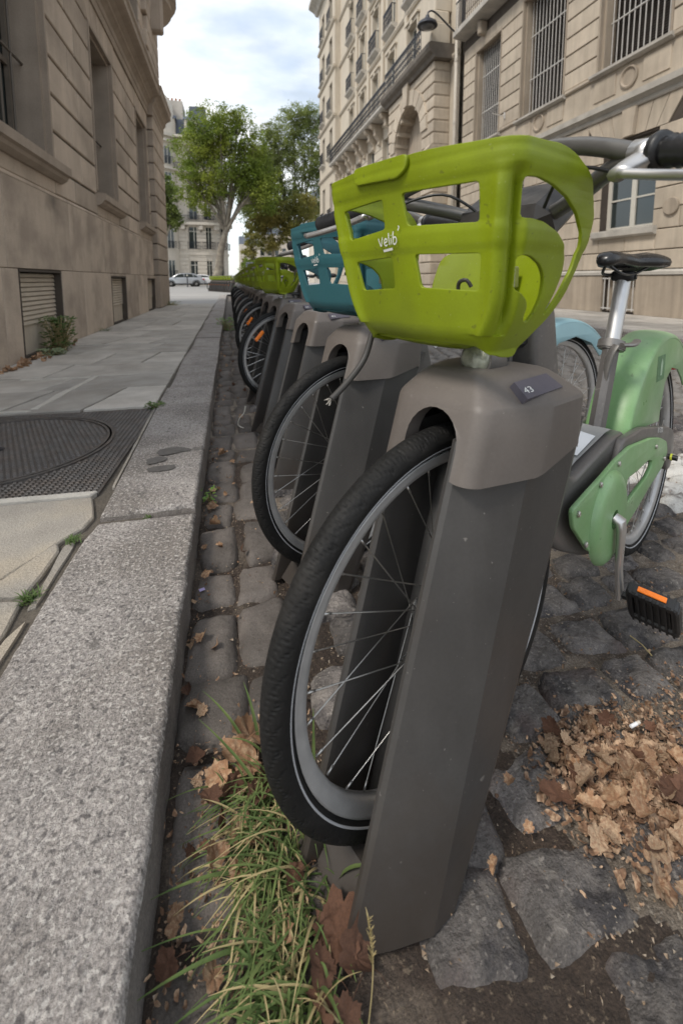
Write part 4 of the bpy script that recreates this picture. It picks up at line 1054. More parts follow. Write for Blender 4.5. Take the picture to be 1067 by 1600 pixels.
#==SECTION STUFF
#==SECTION BUILDINGS
_blk = {}
def block_mesh(w_, h_, d_=.10, ch=.014):
    key = (round(w_, 2), round(h_, 2), d_, ch)
    if key not in _blk:
        bm = bmesh.new(); w2, h2 = key[0], key[1]
        f = [bm.verts.new(p) for p in ((ch,0,ch), (w2-ch,0,ch), (w2-ch,0,h2-ch), (ch,0,h2-ch))]
        e = [bm.verts.new(p) for p in ((0,ch,0), (w2,ch,0), (w2,ch,h2), (0,ch,h2))]
        b_ = [bm.verts.new((v.co.x, d_, v.co.z)) for v in e]
        bm.faces.new(f)
        for k in range(4):
            q = (k+1) % 4; bm.faces.new((f[k], f[q], e[q], e[k])); bm.faces.new((e[k], e[q], b_[q], b_[k]))
        _blk[key] = mesh_of(bm, 'stone_block')
    return _blk[key]
def wall_bm(x0, x1, z0, z1, ops, y=.03, depth=.45, bm=None):
    """wall sheet at depth y with openings (xa, xb, za, zb) and their reveals"""
    bm = bm or bmesh.new()
    xs = sorted({x0, x1}|{v for o in ops for v in o[:2]}); zs = sorted({z0, z1}|{v for o in ops for v in o[2:4]})
    for a, b_ in zip(xs, xs[1:]):
        for c, d in zip(zs, zs[1:]):
            mxx, mz = (a+b_)/2, (c+d)/2
            if mxx < x0 or mxx > x1 or mz < z0 or mz > z1 or any(o[0] < mxx < o[1] and o[2] < mz < o[3] for o in ops): continue
            bm.faces.new([bm.verts.new(p) for p in ((a,y,c), (b_,y,c), (b_,y,d), (a,y,d))])
    for o in ops:
        a, b_, c, d = o[:4]; D = y+depth
        for q in (((a,y,c), (a,D,c), (a,D,d), (a,y,d)), ((b_,y,c), (b_,y,d), (b_,D,d), (b_,D,c)), ((a,y,d), (a,D,d), (b_,D,d), (b_,y,d)), ((a,y,c), (b_,y,c), (b_,D,c), (a,D,c))):
            bm.faces.new([bm.verts.new(p) for p in q])
    return bm
def blocks(root, x0, x1, zlist, ops, m, joint=.030, wmin=.7, wmax=1.15, pad=0, y=0, seed=0, ch=.012, name='stone_block', jlist=None):
    rr = random.Random(seed); n = 0
    for r_, (a, b_) in enumerate(zip(zlist, zlist[1:])):
        free = [(x0, x1)]
        for o in ops:
            if o[2]-pad < (a+b_)/2 < o[3]+pad:
                nf = []
                for f0, f1 in free:
                    if o[1]+pad <= f0 or o[0]-pad >= f1: nf.append((f0, f1)); continue
                    if o[0]-pad > f0+.05: nf.append((f0, o[0]-pad))
                    if o[1]+pad < f1-.05: nf.append((o[1]+pad, f1))
                free = nf
        for f0, f1 in free:
            L_ = f1-f0; k = max(1, round(L_/rr.uniform(wmin, wmax)))
            cuts = [f0+L_*i/k for i in range(k+1)]
            if k > 1:
                sh = (.18 if r_ % 2 else -.18)*L_/k
                cuts = [cuts[0]]+[c+sh for c in cuts[1:-1]]+[cuts[-1]]
            for c0, c1 in zip(cuts, cuts[1:]):
                jx = joint*.4
                link(name, block_mesh(c1-c0-jx, b_-a-joint, .10, ch), m, root, loc=(c0+jx/2, y, a+joint/2)); n += 1
    return n
def prof_bar(bm, x0, x1, prof):
    """extrude a (y,z) profile along x"""
    a = [bm.verts.new((x0, y, z)) for y, z in prof]; b_ = [bm.verts.new((x1, y, z)) for y, z in prof]
    for k in range(len(prof)):
        q = (k+1) % len(prof); bm.faces.new((a[k], b_[k], b_[q], a[q]))
    bm.faces.new(a); bm.faces.new(b_[::-1])
# ============ left building: x runs along +Y, outward is -y (towards +X)
LB = empty('stone_building', (-1.95, 0, 0), PI/2, 'sooty limestone building with deep barred windows along the left pavement', 'building')
LW = [(2.95, 6.22, 2.26, 4.74), (8.04, 9.50, 2.26, 4.74), (11.62, 13.02, 2.26, 4.74)]
VN = [(5.00, 6.14, .12, .97), (8.56, 9.70, .12, .93), (12.16, 13.28, .12, .90)]
obj('wall', wall_bm(1.5, 15.3, .05, 5.2, [(a, b_, c, d) for a, b_, c, d in LW]+VN, .03, .42), M_joint, LB)
# plinth panels
pl = []
def pblock(x0, x1, z0, z1, y=-.02): link('plinth_panel', block_mesh(x1-x0-.008, z1-z0-.008, .10, .006), M_plinth, LB, loc=(x0+.004, y, z0+.004))
xs = [2.2, 3.3, 4.78, 6.55, 8.17, 10.15, 11.80, 13.18]
for a, b_ in zip(xs, xs[1:]): pblock(a, b_, .985, 1.83)
for a, b_ in ((2.2,3.6), (3.6,4.66), (4.66,4.985), (6.16,7.02), (7.02,8.54), (9.72,10.9), (10.9,12.14), (13.30,13.42)): pblock(a, b_, .1, .985)
for v in VN: 
    if v[3] < .96: pblock(v[0]-.0, v[1], v[3]+.01, .985)
bm = bmesh.new(); prof_bar(bm, 2.0, 13.2, [(.02,1.83), (-.02,1.83), (-.02,1.845), (-.004,1.872), (.02,1.872)]); obj('plinth_moulding', bm, M_plinth, LB)
CZ = [1.872]+[2.015+.421*k for k in range(9)]
CZ = [1.872, 2.19, 2.61, 3.03, 3.45, 3.87, 4.29, 4.71, 5.10]
ops = [(a-.0, b_, c, d) for a, b_, c, d in LW]
blocks(LB, 6.22, 8.04, CZ, [], M_wallL, wmin=.85, wmax=1.0, seed=4)
blocks(LB, 9.50, 11.62, CZ, [], M_wallL, wmin=1.0, wmax=1.05, seed=5)
blocks(LB, 13.02, 13.30, CZ, [], M_wallL, wmin=1, seed=6)
for a, b_ in ((8.04,9.50), (11.62,13.02), (2.95,6.22)):
    link('stone_block', block_mesh(b_-a-.02, .30, .10, .012), M_wallL, LB, loc=(a+.01, 0, 1.875))
    n_ = 5 if b_-a < 2 else 8      # flat arch of voussoirs above the window
    for k in range(n_):
        u0, u1 = a-.12+(b_-a+.24)*k/n_, a-.12+(b_-a+.24)*(k+1)/n_; bm = bmesh.new(); cx = (a+b_)/2; sp = lambda u: cx+(u-cx)*1.0
        q = [(u0+.006 if k else a+.004, 4.75), (u1-.006 if k < n_-1 else b_-.004, 4.75), (cx+(u1-cx)*1.12-.006, 5.10), (cx+(u0-cx)*1.12+.006, 5.10)]
        f = [bm.verts.new((x, -.004, z)) for x, z in q]; g_ = [bm.verts.new((x, .1, z)) for x, z in q]; bm.faces.new(f)
        for t in range(4): bm.faces.new((f[t], f[(t+1) % 4], g_[(t+1) % 4], g_[t]))
        obj('arch_stone', bm, M_wallL, LB)
for wi, (a, b_, c, d) in enumerate(LW):
    bm = bmesh.new()       # moulded stone surround with a stepped reveal
    for s0, s1, y0, y1 in ((.0, .05, -.012, .40), (.05, .10, .05, .40)):
        box(bm, a+s0, y0, c, a+s1, y1, d-s0); box(bm, b_-s1, y0, c, b_-s0, y1, d-s0); box(bm, a+s0+.001, y0+.001, d-s1, b_-s0-.001, y1-.001, d-s0-.001)
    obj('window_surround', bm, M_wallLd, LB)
    bm = bmesh.new(); ex = .16
    prof_bar(bm, a-.06 if wi else a, b_+ex, [(.30,c-.02), (-.115,c-.05), (-.135,c-.055), (-.135,c-.15), (-.10,c-.165), (-.085,c-.20), (-.03,c-.235), (.02,c-.235), (.30,c-.1)])
    obj('window_sill', bm, M_wallLd, LB)
    fr = bmesh.new(); W_ = b_-a; n_ = max(2, round(W_/.7))
    for k in range(n_+1): box(fr, a+.10+(W_-.2)*k/n_-.03, .34, c, a+.10+(W_-.2)*k/n_+.03, .39, d)
    for zz in (c+.04, c+(d-c)*.40, d-.15): box(fr, a+.1, .35, zz-.03, b_-.1, .385, zz+.03)
    wf = obj('window_frame', fr, mat('old_window_wood', (.17,.14,.11), .7, var=.2, vs=8), LB)
    gl = bmesh.new(); gl.faces.new([gl.verts.new(p) for p in ((a+.1,.40,c), (b_-.1,.40,c), (b_-.1,.40,d), (a+.1,.40,d))]); obj('pane', gl, M_glass, wf)
    for k in range(n_*2 if wi == 0 else 0):
        bm = bmesh.new(); x = a+.3+(W_-.4)*k/(n_*2); tube(bm, [(x,.22,c), (x,.22,d-.1)], .014, 8); obj('window_bar', bm, mat('dark_bar', (.13,.11,.09), .6, metal=.3), LB)
    bm = bmesh.new(); tube(bm, [(a+.1,.22,c+1.0), (b_-.1,.22,c+1.0)], .014, 8)
    obj('window_bar', bm, MATS.get('dark_bar') or mat('dark_bar', (.13,.11,.09), .6, metal=.3), LB)
for vi, (a, b_, c, d) in enumerate(VN):      # basement vents closed with roller shutters
    sh = bmesh.new(); box(sh, a+.02, .07, c, b_-.02, .09, c+.30); vs_ = obj('vent_shutter', sh, M_rollshut, LB)
    n_ = 11
    for k in range(n_):
        z = c+.30+(d-c-.32)*k/n_; h_ = (d-c-.32)/n_
        bm = bmesh.new(); prof_bar(bm, a+.02, b_-.02, [(.09,z), (.052,z+.004), (.060,z+h_*.8), (.078,z+h_-.002), (.09,z+h_)]); obj('slat', bm, M_rollshut, vs_)
    bm = bmesh.new(); box(bm, a, -.022, d-.012, b_, .06, d+.012); box(bm, a-.002, -.018, c, a+.02, .06, d-.013); box(bm, b_-.02, -.018, c, b_+.002, .06, d-.013); obj('vent_frame', bm, M_joint, LB)
# entablature and cornice
bm = bmesh.new(); prof_bar(bm, 1.5, 15.25, [(.1,5.10), (-.03,5.10), (-.03,5.24), (-.045,5.25), (-.045,5.36), (-.10,5.42), (-.13,5.44), (-.13,5.50), (-.20,5.56), (-.30,5.60), (-.33,5.62), (-.33,5.74), (-.36,5.78), (-.36,5.84), (.1,5.90)])
obj('cornice', bm, M_wallLd, LB)
# banded pilaster at the corner
for k in range(11):
    z0 = .1+.0 if k == 0 else 1.0+(k-1)*.42
    z1 = 1.0 if k == 0 else z0+.42
    if z0 > 5.0: break
    bm = bmesh.new(); box(bm, 13.42, -.13, z0+.012, 15.42, .3, z1-.012, bev=.02); obj('pilaster_band', bm, M_wallLd if k < 2 else M_wallL, LB)
bm = bmesh.new(); box(bm, 13.46, -.095, .1, 15.38, .3, 5.4); obj('pilaster_core', bm, M_joint, LB)
bm = bmesh.new(); prof_bar(bm, 13.30, 15.40, [(.1,5.12), (-.14,5.12), (-.14,5.26), (-.155,5.27), (-.155,5.38), (-.20,5.44), (-.22,5.46), (-.22,5.52), (-.27,5.58), (-.35,5.62), (-.37,5.64), (-.37,5.76), (-.39,5.80), (-.39,5.86), (.1,5.92)]); obj('cornice', bm, M_wallLd, LB)
# upper storey
UO = [(3.5,5.6,6.7,9.4), (7.9,9.6,6.7,9.4), (11.4,12.9,6.7,9.4)]
obj('upper_wall', wall_bm(1.5, 15.4, 5.8, 13, UO, .05, .4), M_wallLd, LB)
blocks(LB, 1.5, 15.3, [5.92+.42*k for k in range(13)], UO, M_wallL, wmin=1.0, wmax=1.4, seed=9, y=.02)
for a, b_, c, d in UO:
    gl = bmesh.new(); gl.faces.new([gl.verts.new(p) for p in ((a,.40,c), (b_,.40,c), (b_,.40,d), (a,.40,d))]); obj('upper_window', gl, M_glass, LB)
for k in range(10):
    z0 = 5.95+.42*k; bm = bmesh.new(); x0 = 13.5 if k % 2 else 13.3
    box(bm, x0, -.10, z0+.012, 15.35, .3, z0+.41, bev=.02); obj('corner_quoin', bm, M_wallL, LB)
bm = bmesh.new(); lathe(bm, [(.0001,6.9), (.5,7.0), (.72,7.3), (.80,7.6), (.95,7.95), (1.05,8.3), (1.28,8.7), (1.55,8.95), (1.62,9.0), (1.62,9.12), (1.70,9.2), (1.76,9.25), (1.76,9.45), (1.6,9.5), (.0001,9.5)], 40, M=Matrix.Translation((15.9, 1.15, 0))); obj('corner_balcony', bm, M_wallLd, LB, auto=30)
bm = bmesh.new(); lathe(bm, [(1.15,5.9), (1.15,13.2)], 32, M=Matrix.Translation((15.2, 1.1, 0))); obj('round_turret', bm, M_wallL, LB, smooth=True)
for k in range(6):
    bm = bmesh.new(); box(bm, 14.2+k*.01, -.38, 7.6+k*.001, 14.5, .1, 8.7, bev=.05); 
    if k == 0: obj('balcony_console', bm, M_wallLd, LB)
    else: bm.free()
bm = bmesh.new(); lathe(bm, [(.48,.1), (.48,5.1)], 24, M=Matrix.Translation((15.40, .36, 0))); obj('rounded_corner', bm, M_wallLd, LB, smooth=True)
bm = bmesh.new(); box(bm, 1.0, .5, .05, 15.7, 9, 12.9); obj('building_core', bm, M_wallLd, LB)
# ============ right building: x runs along -Y, outward is -y (towards -X)
RB = empty('grilled_window_building', (8.6, 0, 0), -PI/2, 'warm limestone building with white grilles over its upper windows, behind the saddle', 'building')
def Y(a, b_): return (-b_, -a)
RW = [(*Y(1.9,3.8), 5.72, 9.0), (*Y(4.9,6.8), 5.72, 9.0), (*Y(7.9,9.85), 5.72, 9.0), (*Y(10.95,12.9), 5.66, 9.0), (*Y(13.95,15.6), 5.62, 8.85)]
RG = [(*Y(8.02,9.47), 2.02, 3.95), (*Y(3.6,5.1), 2.02, 3.95), (*Y(12.5,13.95), 2.02, 3.95), (*Y(8.30,9.2), .16, .96), (*Y(12.8,13.7), .16, .96)]
obj('wall', wall_bm(-16.5, -.5, .05, 12.5, RW+RG, .03, .5), M_joint, RB)
blocks(RB, -16.4, -.5, [1.10, 1.50, 1.92, 2.33, 2.75, 3.16, 3.58, 4.0], RG, M_wallR, wmin=.62, wmax=.80, seed=21, joint=.018)
# plinth
for a, b_ in ((.5,2.4), (2.4,4.2), (4.2,6.2), (6.2,8.28), (9.22,11.0), (11.0,12.78), (13.72,15.2), (15.2,16.4)):
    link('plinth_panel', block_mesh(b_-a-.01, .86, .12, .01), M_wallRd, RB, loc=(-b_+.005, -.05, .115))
bm = bmesh.new(); prof_bar(bm, -16.4, -.5, [(.02,.985), (-.075,.985), (-.075,1.05), (-.02,1.095), (.02,1.095)]); obj('plinth_ledge', bm, M_bandR, RB)
# flat arches over the ground floor windows
for (a, b_, c, d) in RG[:3]:
    n_ = 7
    for k in range(n_):
        key = k == n_//2; ww = (b_-a+.9)/n_; u0 = a-.45+ww*k; u1 = u0+ww; cx = (a+b_)/2; bm = bmesh.new()
        q = [(cx+(u0-cx)*.78+.007, 4.0), (cx+(u1-cx)*.78-.007, 4.0), (cx+(u1-cx)*1.10-.007, 4.58), (cx+(u0-cx)*1.10+.007, 4.58)]; yy = -.07 if key else 0
        f = [bm.verts.new((x, yy, z)) for x, z in q]; g_ = [bm.verts.new((x, .1, z)) for x, z in q]; bm.faces.new(f)
        for t in range(4): bm.faces.new((f[t], f[(t+1) % 4], g_[(t+1) % 4], g_[t]))
        obj('keystone' if key else 'arch_stone', bm, M_wallR, RB)
rest = sorted([(a-.50, b_+.50) for a, b_, c, d in RG[:3]])
cur = -16.4
for a, b_ in rest+[(-.5, 0)]:
    if a-cur > .1:
        n_ = max(1, round((a-cur)/.9))
        for k in range(n_): 
            for z0, z1 in ((4.0,4.30), (4.30,4.58)): link('stone_block', block_mesh((a-cur)/n_-.01, z1-z0-.018, .1, .012), M_wallR, RB, loc=(cur+(a-cur)*k/n_+.005, 0, z0+.009))
    cur = b_
bm = bmesh.new(); prof_bar(bm, -16.45, -.5, [(.05,4.58), (-.03,4.58), (-.05,4.62), (-.05,4.68), (-.12,4.74), (-.15,4.75), (-.15,4.88), (.02,4.95), (.05,4.95)]); obj('belt_course', bm, M_bandR, RB)
# panels with ring ornaments below the upper windows
bm = bmesh.new(); box(bm, -16.4, .012, 4.94, -.5, .1, 5.60); obj('frieze', bm, M_wallR, RB)
for (a, b_, c, d) in RW:
    cx = (a+b_)/2
    for x0, x1 in ((a-.02, cx-.36), (cx+.36, b_+.02)):
        bm = bmesh.new(); box(bm, x0, -.012, 5.05, x1, .02, 5.52, bev=.008); obj('raised_panel', bm, M_wallR, RB)
    bm = bmesh.new()
    M_ = Matrix.Translation((cx, .012, 5.285))
    lathe(bm, [(.0001,-.006), (.17,-.006), (.185,-.03), (.20,-.045), (.235,-.035), (.24,.03), (.0001,.03)], 36, axis='Y', M=M_); obj('ring_ornament', bm, M_wallRd, RB)
    bm = bmesh.new(); prof_bar(bm, a-.10, b_+.10, [(.40,c+.0), (-.10,c-.02), (-.12,c-.03), (-.12,c-.09), (-.05,c-.13), (.05,c-.13)]); obj('window_sill', bm, M_bandR, RB)
for p_, q_ in zip(sorted(RW), sorted(RW)[1:]):
    bm = bmesh.new(); prof_bar(bm, p_[1]+.10, q_[0]-.10, [(.05,5.60), (-.03,5.60), (-.05,5.63), (-.05,5.69), (.05,5.71)]); obj('sill_course', bm, M_wallR, RB)
bm = bmesh.new(); prof_bar(bm, -16.4, -15.75, [(.05,5.60), (-.03,5.60), (-.05,5.63), (-.05,5.69), (.05,5.71)]); obj('sill_course', bm, M_wallR, RB)
blocks(RB, -16.4, -.5, [5.71+.432*k for k in range(9)], [(a, b_, c-.1, d) for a, b_, c, d in RW], M_wallR, wmin=1.3, wmax=1.5, seed=31, joint=.03)
blocks(RB, -16.4, -.5, [9.598+.43*k for k in range(7)], [], M_wallR, wmin=1.2, wmax=1.6, seed=33, joint=.02)
for (a, b_, c, d) in RW:
    bm = bmesh.new()
    for s0, s1, y0 in ((0, .035, -.02), (.035, .30, .06)): 
        pass
    box(bm, a, -.004, c, a+.05, .5, d); box(bm, b_-.05, -.004, c, b_, .5, d); box(bm, a+.001, -.002, d-.05, b_-.001, .5, d-.001)
    box(bm, a+.05, .10, c, a+.11, .5, d-.05); box(bm, b_-.11, .10, c, b_-.05, .5, d-.05)
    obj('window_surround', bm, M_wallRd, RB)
    bm = bmesh.new(); box(bm, a+.11, .40, c, b_-.11, .44, d); lv = obj('window_shutter', bm, M_dark, RB)
    bm = bmesh.new()
    for k in range(int((d-c)/.055)):
        z = c+.02+k*.055; prof_bar(bm, a+.12, b_-.12, [(.40,z+.042), (.345,z), (.35,z-.006), (.40,z+.03)])
    tag(obj('louvres', bm, M_shutter, lv), kind='stuff')
    nb = 11
    for k in range(nb+1):
        x = a+.16+(b_-a-.32)*k/nb; bm = bmesh.new(); tube(bm, [(x,.26,c), (x,.26,d-.03)], .0125, 6); obj('window_bar', bm, M_bar, RB)
    for zz in (c+1.1, c+2.3):
        bm = bmesh.new(); box(bm, a+.1, .245, zz-.014, b_-.1, .275, zz+.014); obj('window_bar', bm, M_bar, RB)
for (a, b_, c, d) in RG[:3]:
    bm = bmesh.new(); prof_bar(bm, a-.12, b_+.12, [(.35,c+.01), (-.09,c-.02), (-.11,c-.03), (-.11,c-.16), (-.04,c-.20), (.05,c-.20)]); obj('window_sill', bm, M_bandR, RB)
    fr = bmesh.new(); cx = (a+b_)/2; y0, y1 = .22, .27
    box(fr, a, y0, c, a+.10, y1, d); box(fr, b_-.10, y0, c, b_, y1, d); box(fr, cx-.06, y0-.004, c, cx+.06, y1-.004, d); box(fr, a, y0+.002, c, b_, y1+.002, c+.07); box(fr, a, y0+.002, d-.16, b_, y1+.002, d)
    for zz in (c+.68, c+1.28): box(fr, a+.05, y0+.006, zz-.018, b_-.05, y1-.012, zz+.018)
    wf = obj('window_frame', fr, M_winframe, RB)
    for x0, x1 in ((a+.1, cx-.06), (cx+.06, b_-.1)):
        for z0, z1 in ((c+.07, c+.662), (c+.698, c+1.262), (c+1.298, d-.16)):
            bm = bmesh.new(); bm.faces.new([bm.verts.new(p) for p in ((x0,.25,z0), (x1,.25,z0), (x1,.25,z1), (x0,.25,z1))]); obj('pane', bm, M_glass, wf)
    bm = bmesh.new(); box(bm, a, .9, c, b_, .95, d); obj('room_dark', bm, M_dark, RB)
for (a, b_, c, d) in RG[3:]:
    bm = bmesh.new(); box(bm, a, .12, c, b_, .16, d); obj('cellar_opening', bm, M_wallRd, RB)
    for k in range(7):
        x = a+.05+(b_-a-.1)*k/6; bm = bmesh.new(); tube(bm, [(x,-.02,c+.02), (x,-.02,d-.02)], .012, 6); obj('cellar_bar', bm, M_bar, RB)
    for zz in (c+.06, d-.05):
        bm = bmesh.new(); box(bm, a-.02, -.03, zz-.015, b_+.02, -.01, zz+.015); obj('cellar_bar', bm, M_bar, RB)
bm = bmesh.new(); lathe(bm, [(.0001,-.05), (.16,-.05), (.17,-.04), (.17,0)], 32, axis='Y', M=Matrix.Translation((-7.60, .0, 2.34))); obj('wall_roundel', bm, M_wallRd, RB)
bm = bmesh.new(); tube(bm, [(-13.6,0,6.0), (-13.6,-.45,6.05)], .015, 6); tube(bm, [(-13.6,-.02,5.93), (-13.6,-.02,6.12)], .03, 6); obj('flag_bracket', bm, M_bar, RB)
for x in (-15.0, -12.0, -9.0):   # brackets under a top balcony at the far end
    bm = bmesh.new(); box(bm, x-.1, -.25, 9.05, x+.1, .05, 9.5, bev=.04); obj('scroll_bracket', bm, M_wallRd, RB)
bm = bmesh.new(); prof_bar(bm, -16.4, -.5, [(.05,9.5), (-.40,9.55), (-.48,9.58), (-.48,9.75), (.05,9.78)]); obj('balcony_ledge', bm, M_bandR, RB)
bm = bmesh.new()
for k in range(120): x = -16.3+k*.13; tube(bm, [(x,-.40,9.78), (x,-.40,10.7)], .012, 4)
tube(bm, [(-16.35,-.40,10.72), (-.5,-.40,10.72)], .025, 6); tag(obj('balcony_railing', bm, M_rail, RB), kind='stuff')
bm = bmesh.new(); box(bm, -16.5, .55, .05, -.3, 8, 12.4); obj('building_core', bm, M_wallRd, RB)
# ============ drainpipe and street lamp on the wall
dp = empty('drainpipe', (8.40, 16.62, 0), 0, 'pale painted drainpipe running up between the two right hand buildings', 'drainpipe')
bm = bmesh.new(); tube(bm, [(0,0,.1), (0,0,13)], .062, 12); obj('pipe', bm, M_pipe, dp, smooth=True)
for z in (2.6, 4.6, 6.7, 8.9, 11.1):
    bm = bmesh.new(); tube(bm, [(0,0,z), (0,0,z+.12)], .075, 12); obj('pipe_collar', bm, M_pipe, dp)
bm = bmesh.new(); tube(bm, [(.08,.16,.1), (.08,.16,13)], .04, 8); obj('thin_pipe', bm, M_pipe, dp)
lp = empty('street_lamp', (8.6, 17.05, 10.1), 0, 'black bell shaped street lamp on an arm bracketed to the right hand facade', 'street lamp')
bm = bmesh.new(); tube(bm, smoothpts([(.02,0,-.02), (-.35,0,.25), (-.75,0,.55), (-1.0,0,.68), (-1.16,0,.62), (-1.20,0,.50)], 4, False), .032, 8); tube(bm, [(0,0,-.15), (0,0,.12)], .05, 8); obj('arm', bm, M_rail, lp, smooth=True)
bm = bmesh.new(); lathe(bm, [(.0001,.52), (.07,.50), (.09,.40), (.20,.34), (.34,.24), (.38,.14), (.37,.12), (.0001,.13)], 28, M=Matrix.Translation((-1.20, 0, 0))); obj('lamp_head', bm, M_rail, lp, auto=40)
bm = bmesh.new(); lathe(bm, [(.28,.125), (.24,.07), (.12,.03), (.0001,.02)], 24, M=Matrix.Translation((-1.20, 0, 0))); obj('lamp_glass', bm, mat('smoked_glass', (.10,.10,.105), .15), lp, smooth=True)
# ============ second right hand building
def railing(bm, x0, x1, y, z0, h=.95, step=.14, rings=True):
    box(bm, x0, y-.02, z0+h-.02, x1, y+.02, z0+h+.02); box(bm, x0, y-.012, z0+.06, x1, y+.012, z0+.085); box(bm, x0, y-.012, z0+h-.17, x1, y+.012, z0+h-.15)
    n_ = max(2, int((x1-x0)/step))
    for k in range(n_+1):
        x = lerp(x0, x1, k/n_); box(bm, x-.011, y-.011, z0, x+.011, y+.011, z0+h)
        if rings and k < n_:
            xc = lerp(x0, x1, (k+.5)/n_)
            for zc, r in ((z0+.30, .058), (z0+.55, .055), (z0+h-.085, .035)):
                P = [(xc+r*math.cos(2*PI*q/8), y, zc+r*1.2*math.sin(2*PI*q/8)) for q in range(8)]; tube(bm, P, .012, 3, closed=True)
SB = empty('balcony_building', (8.6, 0, 0), -PI/2, 'tall pale limestone apartment building with black iron balconies and an arched porch', 'building')
FL = [(10.45, 12.6), (13.8, 16.1), (17.2, 19.4), (20.5, 22.5)]
wx = [18.9, 21.4, 24.3, 27.0, 29.7, 32.4]
OPS = []
for z0, z1 in FL:
    for x in wx: OPS.append((*Y(x-.55, x+.55), z0 if z0 > 11 else 10.1, z1))
lowo = [(*Y(24.0,25.7), .2, 4.2), (*Y(27.0,28.5), 1.2, 4.2), (*Y(29.7,31.2), 1.2, 4.2), (*Y(32.2,33.7), 1.2, 4.2)]+[(*Y(x-.7, x+.7), 5.6, 8.6) for x in (24.8, 27.7, 30.5, 33.0)]
obj('wall', wall_bm(-35.9, -16.7, .05, 24.5, OPS+lowo, .0, .38), M_wall2, SB)
blocks(SB, -35.9, -23.2, [.2+.5*k for k in range(18)], lowo, M_wall2, wmin=1.6, wmax=2.2, seed=51, joint=.03, y=-.08)
for z0, z1 in FL:
    for x in wx:
        zz = z0 if z0 > 11 else 10.1; a, b_ = Y(x-.55, x+.55)
        bm = bmesh.new(); box(bm, a, .24, zz, b_, .28, z1); wf = obj('window', bm, M_glass, SB)
        fr = bmesh.new(); box(fr, a, .20, zz, a+.07, .24, z1); box(fr, b_-.07, .20, zz, b_, .24, z1); box(fr, (a+b_)/2-.05, .20, zz, (a+b_)/2+.05, .24, z1); box(fr, a, .205, z1-.08, b_, .235, z1); box(fr, a, .205, (zz+z1)/2+.4, b_, .235, (zz+z1)/2+.46); obj('window_frame', fr, M_winframe, wf)
        bm = bmesh.new()
        for q0, q1 in ((a-.14, a-.01), (b_+.01, b_+.14)): box(bm, q0, -.07, zz, q1, .02, z1+.01)
        box(bm, a-.15, -.075, z1+.012, b_+.15, .02, z1+.16); box(bm, a-.22, -.16, z1+.17, b_+.22, .02, z1+.25); box(bm, (a+b_)/2-.12, -.15, z1-.04, (a+b_)/2+.12, -.08, z1+.165, bev=.02)
        obj('window_surround', bm, M_wall2, SB)
        if z0 > 11:
            bm = bmesh.new(); railing(bm, a-.12, b_+.12, -.28, zz-.02, .95); 
            for xe in (a-.12, b_+.12): box(bm, xe-.012, -.28, zz+.9, xe+.012, 0, zz+.93)
            obj('window_railing', bm, M_rail, SB)
            bm = bmesh.new(); prof_bar(bm, a-.22, b_+.22, [(.05,zz-.02), (-.34,zz-.02), (-.36,zz-.06), (-.34,zz-.13), (-.1,zz-.30), (.05,zz-.30)]); obj('balcony_slab', bm, M_bandR, SB)
for (a, b_, c, d) in lowo:
    bm = bmesh.new(); box(bm, a, .24, c, b_, .28, d); wf = obj('window', bm, M_glass, SB)
    fr = bmesh.new(); box(fr, a, .2, c, a+.08, .24, d); box(fr, b_-.08, .2, c, b_, .24, d); box(fr, (a+b_)/2-.05, .2, c, (a+b_)/2+.05, .24, d); obj('window_frame', fr, M_winframe, wf)
for z, pr in ((9.25, .10), (13.25, .14), (16.75, .14), (20.05, .14)):
    bm = bmesh.new(); prof_bar(bm, -35.9, -16.75, [(.02,z), (-pr*.5,z), (-pr,z+.10), (-pr,z+.18), (.02,z+.24)]); obj('string_course', bm, M_wall2, SB)
bm = bmesh.new(); prof_bar(bm, -36.0, -16.75, [(.02,23.6), (-.2,23.65), (-.35,23.9), (-.75,24.1), (-.85,24.15), (-.85,24.45), (.02,24.6)]); obj('roof_cornice', bm, M_bandR, SB)
# long balcony on consoles
bm = bmesh.new(); prof_bar(bm, -36.2, -23.1, [(.0,9.52), (-.75,9.52), (-.85,9.60), (-.85,9.72), (-.80,9.76), (.0,9.76)]); obj('long_balcony', bm, M_bandR, SB)
bm = bmesh.new(); railing(bm, -36.1, -23.15, -.78, 9.76, .95, .20); obj('long_railing', bm, M_rail, SB)
for x in (24.0, 25.8, 26.9, 28.8, 29.7, 31.6, 32.4, 34.2, 35.5):
    bm = bmesh.new(); prof_bar(bm, -x-.16, -x+.16, [(.0,9.50), (-.70,9.50), (-.74,9.40), (-.66,9.28), (-.50,9.22), (-.46,9.05), (-.48,8.92), (-.36,8.80), (-.22,8.62), (-.24,8.45), (-.12,8.35), (.0,8.30)]); obj('balcony_console', bm, M_wallR, SB)
# porch bay with a round arch
cxp, zp = -20.15, 6.9; rA = 1.55
bm = bmesh.new()
N_ = 24
def bayface(y, flip=False):
    pass
outr = [(-22.7,.1), (-22.7,9.3), (-17.5,9.3), (-17.5,.1)]
pts_in = [(cxp+rA, .1)]+[(cxp+rA*math.cos(PI*k/N_), zp+rA*math.sin(PI*k/N_)) for k in range(N_+1)]+[(cxp-rA, .1)]
cut = bmesh.new()
P = [(-22.7,.1), (-22.7,9.3), (-17.5,9.3), (-17.5,.1)]+pts_in
f = [cut.verts.new((x, -.62, z)) for x, z in P]; g_ = [cut.verts.new((x, .02, z)) for x, z in P]
from mathutils.geometry import tessellate_polygon as _tess
for tri in _tess([[Vector((x, z, 0)) for x, z in P]]): cut.faces.new([f[q] for q in tri])
for k in range(len(P)):
    q = (k+1) % len(P); cut.faces.new((f[k], g_[k], g_[q], f[q]))
bay = obj('porch_bay', cut, M_wallRd, SB)
